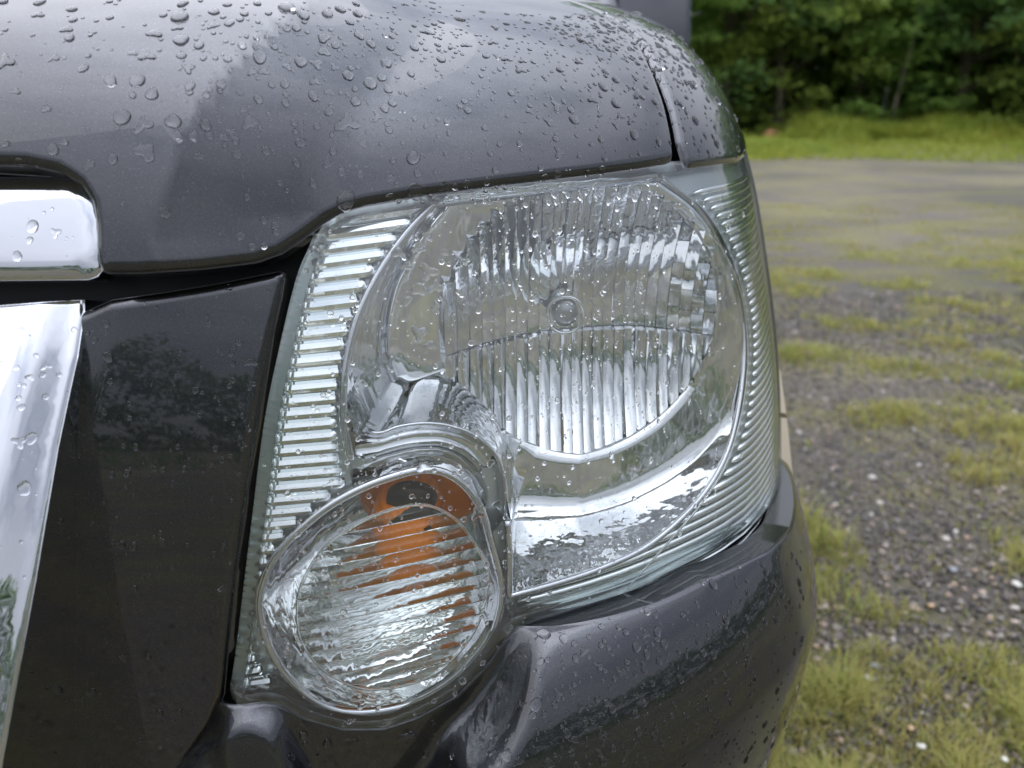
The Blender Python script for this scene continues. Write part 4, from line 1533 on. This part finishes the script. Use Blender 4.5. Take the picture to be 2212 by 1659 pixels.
# fence posts with rails of wire
POST = simple('galvanised_post', (0.33, 0.34, 0.35), 0.5, 0.6)
for px, y, h, r_, lab in [(1738, 25.6, 1.25, 0.035, 'dim metal fence post in the shade of the wood, above the orange and blue heap'),
                       (1907, 25.4, 1.55, 0.05, 'brightest metal fence post at the edge of the wood'),
                       (2074, 25.5, 1.3, 0.035, 'thin pale metal fence post right of the brightest one')]:
    d = ray(px, 250)
    x = d[0] / d[1] * y
    V, Fs = lathe([(r_, 0.0), (r_, h), (r_ * 1.25, h), (r_ * 1.25, h + 0.03), (0.001, h + 0.06)], (x, y, 0.2), (0, 0, 1), 10)
    tag(link_mesh('fence_post', V, Fs, POST), lab, 'fence post', 'metal posts at the edge of the wood')
# small heap by the wood
d = ray(1690, 268)
hx = d[0] / d[1] * 24.6
V, Fs = box_mesh((0, 0, 0), (1, 1, 1))
def tarp(x, w, h, mt, lab, seed):
    r = np.random.default_rng(seed)
    rings = []
    for f, k in [(0, 1.0), (0.35, 0.92), (0.7, 0.7), (0.92, 0.4), (1.0, 0.02)]:
        rings.append([(x + math.cos(t) * w / 2 * k * (0.85 + 0.25 * r.random()), 24.6 + math.sin(t) * w / 2.5 * k, 0.27 + h * f * (0.9 + 0.2 * r.random())) for t in np.linspace(0, 6.283, 14, endpoint=False)])
    V, Fs = loft(rings)
    tag(link_mesh('tarpaulin_heap', V, Fs, mt), lab, 'heap')
tarp(hx - 0.28, 0.75, 0.36, simple('orange_tarp', (0.36, 0.19, 0.08), 0.7), 'dull orange covered heap at the foot of the wood', 5)
tarp(hx + 0.30, 0.62, 0.42, simple('blue_tarp', (0.20, 0.27, 0.36), 0.6), 'pale blue covered heap beside the orange one', 6)
# forest floor darkened by the crowns is left to the light
# ------------------------------------------------------------------ rain drops
def drop_template(seed, tail=0.0, seg=18):
    r = np.random.default_rng(seed)
    th = np.linspace(0, 2 * math.pi, seg, endpoint=False)
    R = 1 + sum(r.normal() * a * np.cos(k * th + r.random() * 6.28) for k, a in [(2, 0.07), (3, 0.055), (4, 0.03), (5, 0.02)])
    R = R * (1 + tail * np.maximum(0, np.cos(th)) ** 3)
    rings = []
    for t in (0.0, 0.28, 0.52, 0.72, 0.87, 0.96, 1.0):
        hh = (1 - t ** 2.3) ** 0.62
        x = R * np.cos(th) * t
        y = R * np.sin(th) * t
        rings.append(np.stack([x, y, np.full(seg, hh) * (1 + 0.12 * x)], 1))
    rings.append(np.stack([R * np.cos(th), R * np.sin(th), np.full(seg, -0.10)], 1))
    V = np.vstack([rings[0][:1]] + rings[1:] + [[[0, 0, -0.10]]])
    Fs = [(0, 1 + k, 1 + (k + 1) % seg) for k in range(seg)]
    m = len(rings) - 1
    for i in range(m - 1):
        for k in range(seg):
            a = 1 + i * seg + k
            b = 1 + i * seg + (k + 1) % seg
            Fs.append((a, a + seg, b + seg))
            Fs.append((a, b + seg, b))
    last = 1 + (m - 1) * seg
    Fs += [(last + (k + 1) % seg, last + k, len(V) - 1) for k in range(seg)]
    return V, np.array(Fs)
TEMPL = [drop_template(900 + i, 0.0) for i in range(8)] + [drop_template(930 + i, 0.45) for i in range(6)]
def ragged(seed):
    V, Ff = drop_template(seed)
    r = np.random.default_rng(seed)
    a = np.arctan2(V[:, 1], V[:, 0])
    k = 1 + sum(r.normal() * am * np.cos(q * a + r.random() * 6.28) for q, am in [(2, 0.22), (3, 0.16), (5, 0.10)])
    V[:, :2] *= np.clip(k, 0.35, 1.8)[:, None]
    V[:, 2] *= 0.7
    return V, Ff
TEMPL += [ragged(960 + i) for i in range(6)]
TMESH = []
for V, Ff in TEMPL:
    me = bpy.data.meshes.new('water_drop')
    me.from_pydata([tuple(v) for v in V], [], [tuple(f) for f in Ff])
    me.polygons.foreach_set('use_smooth', np.ones(len(me.polygons), dtype=bool))
    me.materials.append(WATER)
    TMESH.append(me)

def find(px, py):
    d = ray(px, py)
    best = None
    for nme, bv in BVHS.items():
        h = bv.ray_cast(Vector(CAM), Vector(d))
        if h[0] is not None and (best is None or h[3] < best[2]):
            best = (h[0], h[1], h[3], nme)
    if best is None:
        return None
    p, nrm, dist, nme = best
    if nrm.dot(Vector(d)) > 0:
        nrm = -nrm
    return p, nrm, dist / float(np.linalg.norm(d)), nme

DROPS = []       # (pixel size, p, n, r, rot, stretch, height, template, panel)
drng = np.random.default_rng(404)
TAKEN = {}
def free(px, py, rad):
    c = 48
    i, j = int(px // c), int(py // c)
    for a in (i - 1, i, i + 1):
        for b in (j - 1, j, j + 1):
            for (x, y, r) in TAKEN.get((a, b), ()):
                if (x - px) ** 2 + ((y - py) * 1.5) ** 2 < (r + rad) ** 2:
                    return False
    TAKEN.setdefault((i, j), []).append((px, py, rad))
    return True
def add_drop(px, py, wpx, stretch=None, rot=None, hgt=None, tmpl=None, only=None, check=True):
    if check and not free(px, py, wpx * 0.52):
        return
    f = find(px, py)
    if f is None or (only and f[3] not in only):
        return
    p, n, t, nme = f
    r = wpx * 0.46 / CF * t
    st = stretch if stretch else 0.85 + 0.35 * drng.random()
    ro = rot if rot is not None else drng.random() * 6.28
    h = hgt if hgt else r * (0.30 + 0.14 * drng.random())
    k = tmpl if tmpl is not None else (int(drng.integers(14, 20)) if wpx > 15 and drng.random() < 0.25 else int(drng.integers(0, 8)) if drng.random() < 0.7 else int(drng.integers(8, 14)))
    DROPS.append((wpx, p, n, r, ro, st, h, k, nme, px, py))
BODYSET = ('bonnet', 'wing')
# the large drops, where the photograph has them
for d in [(263, 253, 42), (310, 270, 36), (374, 262, 40), (296, 173, 38), (238, 172, 28), (328, 203, 34), (315, 328, 40), (193, 355, 20), (244, 344, 24), (315, 119, 36),
          (296, 137, 30), (333, 72, 32), (391, 85, 36), (430, 98, 24), (388, 37, 42), (398, 21, 30), (396, 7, 24), (620, 17, 44), (540, 264, 30), (650, 308, 26), (752, 265, 46), (710, 241, 22),
          (752, 163, 28), (800, 180, 34), (768, 219, 28), (835, 136, 30), (838, 193, 22), (893, 341, 36), (650, 132, 28), (510, 302, 18), (512, 333, 22), (575, 326, 20),
          (558, 212, 22), (617, 223, 20), (443, 269, 26), (418, 295, 22), (355, 458, 26), (520, 510, 20), (570, 476, 18), (595, 487, 18), (545, 533, 20), (570, 530, 16),
          (605, 547, 14), (720, 325, 18), (738, 373, 20), (747, 433, 42), (718, 441, 26), (897, 412, 34), (960, 402, 22), (1008, 397, 18), (1053, 391, 16), (1070, 367, 20),
          (1168, 362, 18), (1122, 310, 16), (1240, 258, 28), (1200, 300, 16), (1370, 290, 26), (1395, 293, 26), (1330, 223, 28), (1280, 215, 26), (12, 133, 34),
          (33, 197, 22), (100, 235, 18), (12, 310, 20), (10, 323, 20), (139, 308, 20), (83, 32, 24), (155, 20, 26), (158, 43, 20), (150, 80, 24), (143, 63, 26),
          (478, 182, 22), (465, 186, 20), (492, 128, 20), (446, 206, 18), (426, 110, 22), (407, 148, 24), (411, 185, 22), (735, 20, 26), (772, 30, 26),
          (700, 112, 24), (725, 98, 20), (640, 60, 22), (680, 175, 20), (712, 200, 20), (676, 205, 22), (635, 265, 18), (535, 425, 16), (605, 395, 16),
          (640, 350, 18), (707, 355, 20), (676, 395, 18), (620, 412, 14), (1330, 172, 24), (1302, 186, 26), (1380, 205, 30), (1415, 220, 22), (1340, 250, 22)]:
    add_drop(*d, only=BODYSET)
def rnd(n, x0, x1, y0, y1, size, only, dens=None, **k):
    for _ in range(n):
        x, y = drng.uniform(x0, x1), drng.uniform(y0, y1)
        if dens is not None and drng.random() > dens(x, y):
            continue
        add_drop(x, y, size(drng.random()), only=only, **k)
small = lambda u: 5 + 22 * u ** 4
rnd(420, 0, 1000, 0, 130, lambda u: 7 + 24 * u ** 3, BODYSET, lambda x, y: 0.25 + 0.75 * (x > 380) * (y < 130))
rnd(260, 380, 900, 20, 300, lambda u: 5 + 20 * u ** 3, BODYSET)
rnd(150, 0, 900, 100, 590, small, BODYSET, lambda x, y: 0.55 if y < 360 else 0.3)
rnd(1500, 900, 1620, 25, 345, lambda u: 6 + 22 * u ** 3.2, BODYSET, lambda x, y: min(1, 0.06 + max(0, (1.0 - (y - 40 - 0.14 * (x - 1000)) / 230)) ** 1.6 + (0.4 if x > 1470 and y < 220 else 0)))
rnd(700, 1180, 1560, 28, 190, lambda u: 5 + 12 * u ** 2, BODYSET, lambda x, y: 1.0 if y < 60 + 0.42 * (x - 1180) else 0.12, check=False)
rnd(160, 740, 1460, 190, 400, lambda u: 5 + 16 * u ** 3, BODYSET)
rnd(90, 1465, 1610, 180, 340, lambda u: 6 + 18 * u ** 3, BODYSET)
for i in range(9):
    x = 760 + i * 75
    add_drop(x + drng.normal() * 12, float(np.interp(x, [760, 900, 1430], [448, 422, 358])) - 8, 16 + 8 * drng.random(), only=BODYSET)
# painted panel, chrome and bumper
PB = ('front_panel',)
for d in [(517, 740, 20), (543, 782, 26), (543, 831, 18), (499, 763, 14), (503, 785, 14), (488, 904, 12), (505, 915, 12), (523, 970, 10), (232, 770, 22), (228, 800, 18), (232, 700, 14),
          (280, 903, 14), (267, 963, 12), (293, 964, 14), (384, 965, 12), (352, 1015, 14), (274, 1022, 20), (241, 1025, 16), (288, 1180, 22), (262, 1175, 20), (346, 1150, 14),
          (269, 1420, 24), (196, 1494, 24), (290, 1270, 18), (345, 1540, 18), (200, 1130, 14), (350, 1170, 18), (253, 1470, 12)]:
    add_drop(*d, only=PB)
rnd(320, 60, 600, 620, 1650, lambda u: 5 + 11 * u ** 3, PB)
CB = ('chrome_strip', 'grille_surround')
for d in [(70, 490, 30), (64, 518, 16), (120, 503, 20), (37, 554, 24), (42, 955, 26), (68, 945, 24), (52, 1055, 30), (92, 810, 16), (78, 768, 12), (100, 790, 20), (65, 815, 16), (40, 860, 14),
          (46, 880, 18), (98, 857, 16), (36, 795, 14), (160, 712, 14), (128, 810, 14), (45, 712, 12)]:
    add_drop(*d, only=CB)
rnd(50, 0, 200, 410, 1250, lambda u: 4 + 7 * u ** 2, CB)
BU = ('bumper',)
for d in [(1158, 1522, 30), (1128, 1518, 18), (1150, 1545, 20), (1095, 1632, 26), (1066, 1630, 18), (1120, 1645, 22), (1185, 1650, 26), (1243, 1420, 16), (1395, 1370, 20), (1420, 1365, 22),
          (1398, 1320, 18), (1240, 1390, 16), (1296, 1440, 16), (1415, 1330, 16), (1435, 1390, 22), (1290, 1510, 16), (1380, 1580, 22)]:
    add_drop(*d, only=BU)
for d in [(1510, 1218, 46, 2.3), (1440, 1255, 60, 2.6), (1300, 1325, 60, 2.6), (1400, 1290, 22, 1.5), (1590, 1175, 30, 1.8), (1672, 1060, 22, 1.6), (1175, 1370, 34, 1.8), (655, 1588, 22, 1.4), (707, 1606, 26, 1.6), (880, 1590, 44, 3.0)]:
    add_drop(d[0], d[1], d[2] / d[3] * 1.3, stretch=d[3] * 0.8, hgt=0.0016, only=BU, check=False, tmpl=3)
rnd(800, 1150, 1740, 1180, 1655, lambda u: 7 + 16 * u ** 2.6, BU, lambda x, y: 0.8)
rnd(260, 0, 1460, 130, 560, lambda u: 3 + 3 * u, BODYSET)
rnd(60, 620, 1150, 1560, 1655, lambda u: 5 + 14 * u ** 3, BU)
# headlight cover
LE = ('lens_cover',)
for d in [(925, 588, 40), (876, 600, 20), (905, 625, 34), (880, 575, 26), (858, 545, 24), (905, 535, 26), (925, 510, 22), (940, 660, 20), (960, 545, 18), (880, 650, 24),
          (1005, 565, 16), (1025, 590, 14), (940, 620, 30), (930, 745, 22), (905, 720, 34), (1060, 690, 18), (1000, 770, 18), (915, 1010, 30), (870, 1000, 18), (1060, 1000, 18), (1075, 1090, 22),
          (1010, 1035, 18), (720, 1180, 18), (690, 1240, 14), (1030, 1110, 26), (640, 1235, 20)]:
    add_drop(*d, only=LE, tmpl=int(drng.integers(14, 20)), hgt=None)
rnd(760, 640, 1620, 420, 1560, lambda u: 4 + 11 * u ** 2.6, LE)
rnd(260, 1080, 1460, 480, 960, lambda u: 3 + 7 * u ** 2, LE)
rnd(1100, 600, 1640, 440, 1570, lambda u: 2.6 + 3 * u ** 2, LE)
rnd(120, 860, 1420, 395, 440, lambda u: 5 + 12 * u ** 2, LE)
rnd(160, 560, 1100, 1000, 1560, lambda u: 5 + 12 * u ** 2.2, LE)

WHERE = {'bonnet': ('rain drop beaded on the wet dark bonnet', 'rain drops on the bonnet'),
         'wing': ('rain drop beaded on the wet dark wing beyond the shut line', 'rain drops on the wing'),
         'front_panel': ('rain drop on the dark panel between grille and headlight', 'rain drops on the front panel'),
         'chrome_strip': ('rain drop on the rounded chrome strip', 'rain drops on the chrome strip'),
         'grille_surround': ('rain drop on the chrome grille surround', 'rain drops on the grille surround'),
         'bumper': ('rain drop on the dark painted bumper below the headlight', 'rain drops on the bumper'),
         'lens_cover': ('rain drop clinging to the clear headlight cover', 'rain drops on the headlight')}
DROPS.sort(key=lambda d: -d[0])
def zone(px, py, nme):
    if nme == 'bonnet':
        col = ('above the chrome strip' if px < 235 else 'left of the first crease' if px < 430 else 'between the two creases' if px < 700 else
               'over the inner edge of the headlight' if px < 930 else 'over the middle of the headlight' if px < 1230 else 'beside the shut line')
        row = 'far up the bonnet' if py < 60 else 'on the upper bonnet' if py < 130 else 'halfway down the bonnet' if py < 230 else 'on the bonnet nose' if py < 360 else 'at the bonnet front edge'
        return row + ' ' + col
    if nme == 'wing':
        return 'on the wing %s' % ('beside the shut line top' if py < 190 else 'just above the ribbed side of the headlight' if py > 290 else 'right of the shut line')
    if nme == 'front_panel':
        return 'on the dark front panel %s' % ('near its top' if py < 880 else 'halfway down' if py < 1150 else 'near its foot') + (' beside the grille' if px < 300 else ' beside the headlight')
    if nme == 'chrome_strip':
        return 'on the rounded chrome strip'
    if nme == 'grille_surround':
        return 'on the chrome grille surround %s' % ('near its top' if py < 860 else 'lower down')
    if nme == 'bumper':
        return 'on the bumper %s' % ('under the indicator' if px < 1060 else 'by the sharp ridge' if px < 1260 else 'below the middle of the lamp' if px < 1480 else 'near its outer corner') + (' high up' if py < 1400 else ' low down')
    return 'on the clear headlight cover %s' % ('over the indicator' if py > 1020 and px < 1090 else 'along the top ledge' if py < 445 else 'over the bulb' if 1100 < px < 1340 and py < 800 else
            'over the inner side of the bowl' if px < 1000 else 'over the lower bowl' if py > 900 else 'over the flutes')
ORD = ['largest', 'second largest', 'third largest', 'fourth largest', 'fifth largest', 'sixth largest', 'seventh largest', 'eighth largest', 'ninth largest', 'tenth largest',
       'eleventh largest', 'twelfth largest', 'thirteenth largest', 'fourteenth largest', 'fifteenth largest']
ZN = {}
rest = {}
for i, (wpx, p, n, r, ro, st, h, k, nme, px, py) in enumerate(DROPS):
    n = n.normalized()
    down = Vector((0, 0, -1)) - n * (-n.z)
    down.normalize()
    if n.z > 0.9 and nme != 'lens_cover':
        x = (down * math.cos(ro) + n.cross(down) * math.sin(ro)).normalized()
    else:
        x = (down + n.cross(down) * math.sin(ro) * 0.5).normalized()
    if st > 1.35:                      # pools lie along the ledge
        x = n.cross(down).normalized()
    y = n.cross(x)
    M = Matrix((x, y, n)).transposed()
    lift = 0.00025 + 0.10 * h if nme == 'lens_cover' else 0.0
    base = p + n * lift
    if i < 290:
        ob = bpy.data.objects.new('water_drop', TMESH[k])
        COL.objects.link(ob)
        ob.matrix_world = Matrix.Translation(base) @ M.to_4x4() @ Matrix.Diagonal((r * st, r, h, 1))
        z_ = zone(px, py, nme)
        ZN[z_] = ZN.get(z_, 0) + 1
        tag(ob, '%s rain drop %s' % (ORD[min(ZN[z_], len(ORD)) - 1], z_) if ZN[z_] <= len(ORD) else 'smaller rain drop ' + z_, 'water drop', WHERE[nme][1])
    else:
        rest.setdefault(nme, []).append((base, M, r * st, r, h, k))
for nme, L_ in rest.items():
    VV, FF, o = [], [], 0
    for base, M, a, b, h, k in L_:
        V, Ff = TEMPL[k]
        q = (V * np.array([a, b, h])) @ np.array(M).T + np.array(base)
        VV.append(q)
        FF.append(Ff + o)
        o += len(V)
    ob = link_mesh('water_droplets', np.vstack(VV), np.vstack(FF), WATER)
    tag(ob, 'fine ' + WHERE[nme][0].replace('rain drop', 'rain droplets'), 'water', kind='stuff')
print('drops', len(DROPS), {k: len(v) for k, v in rest.items()})
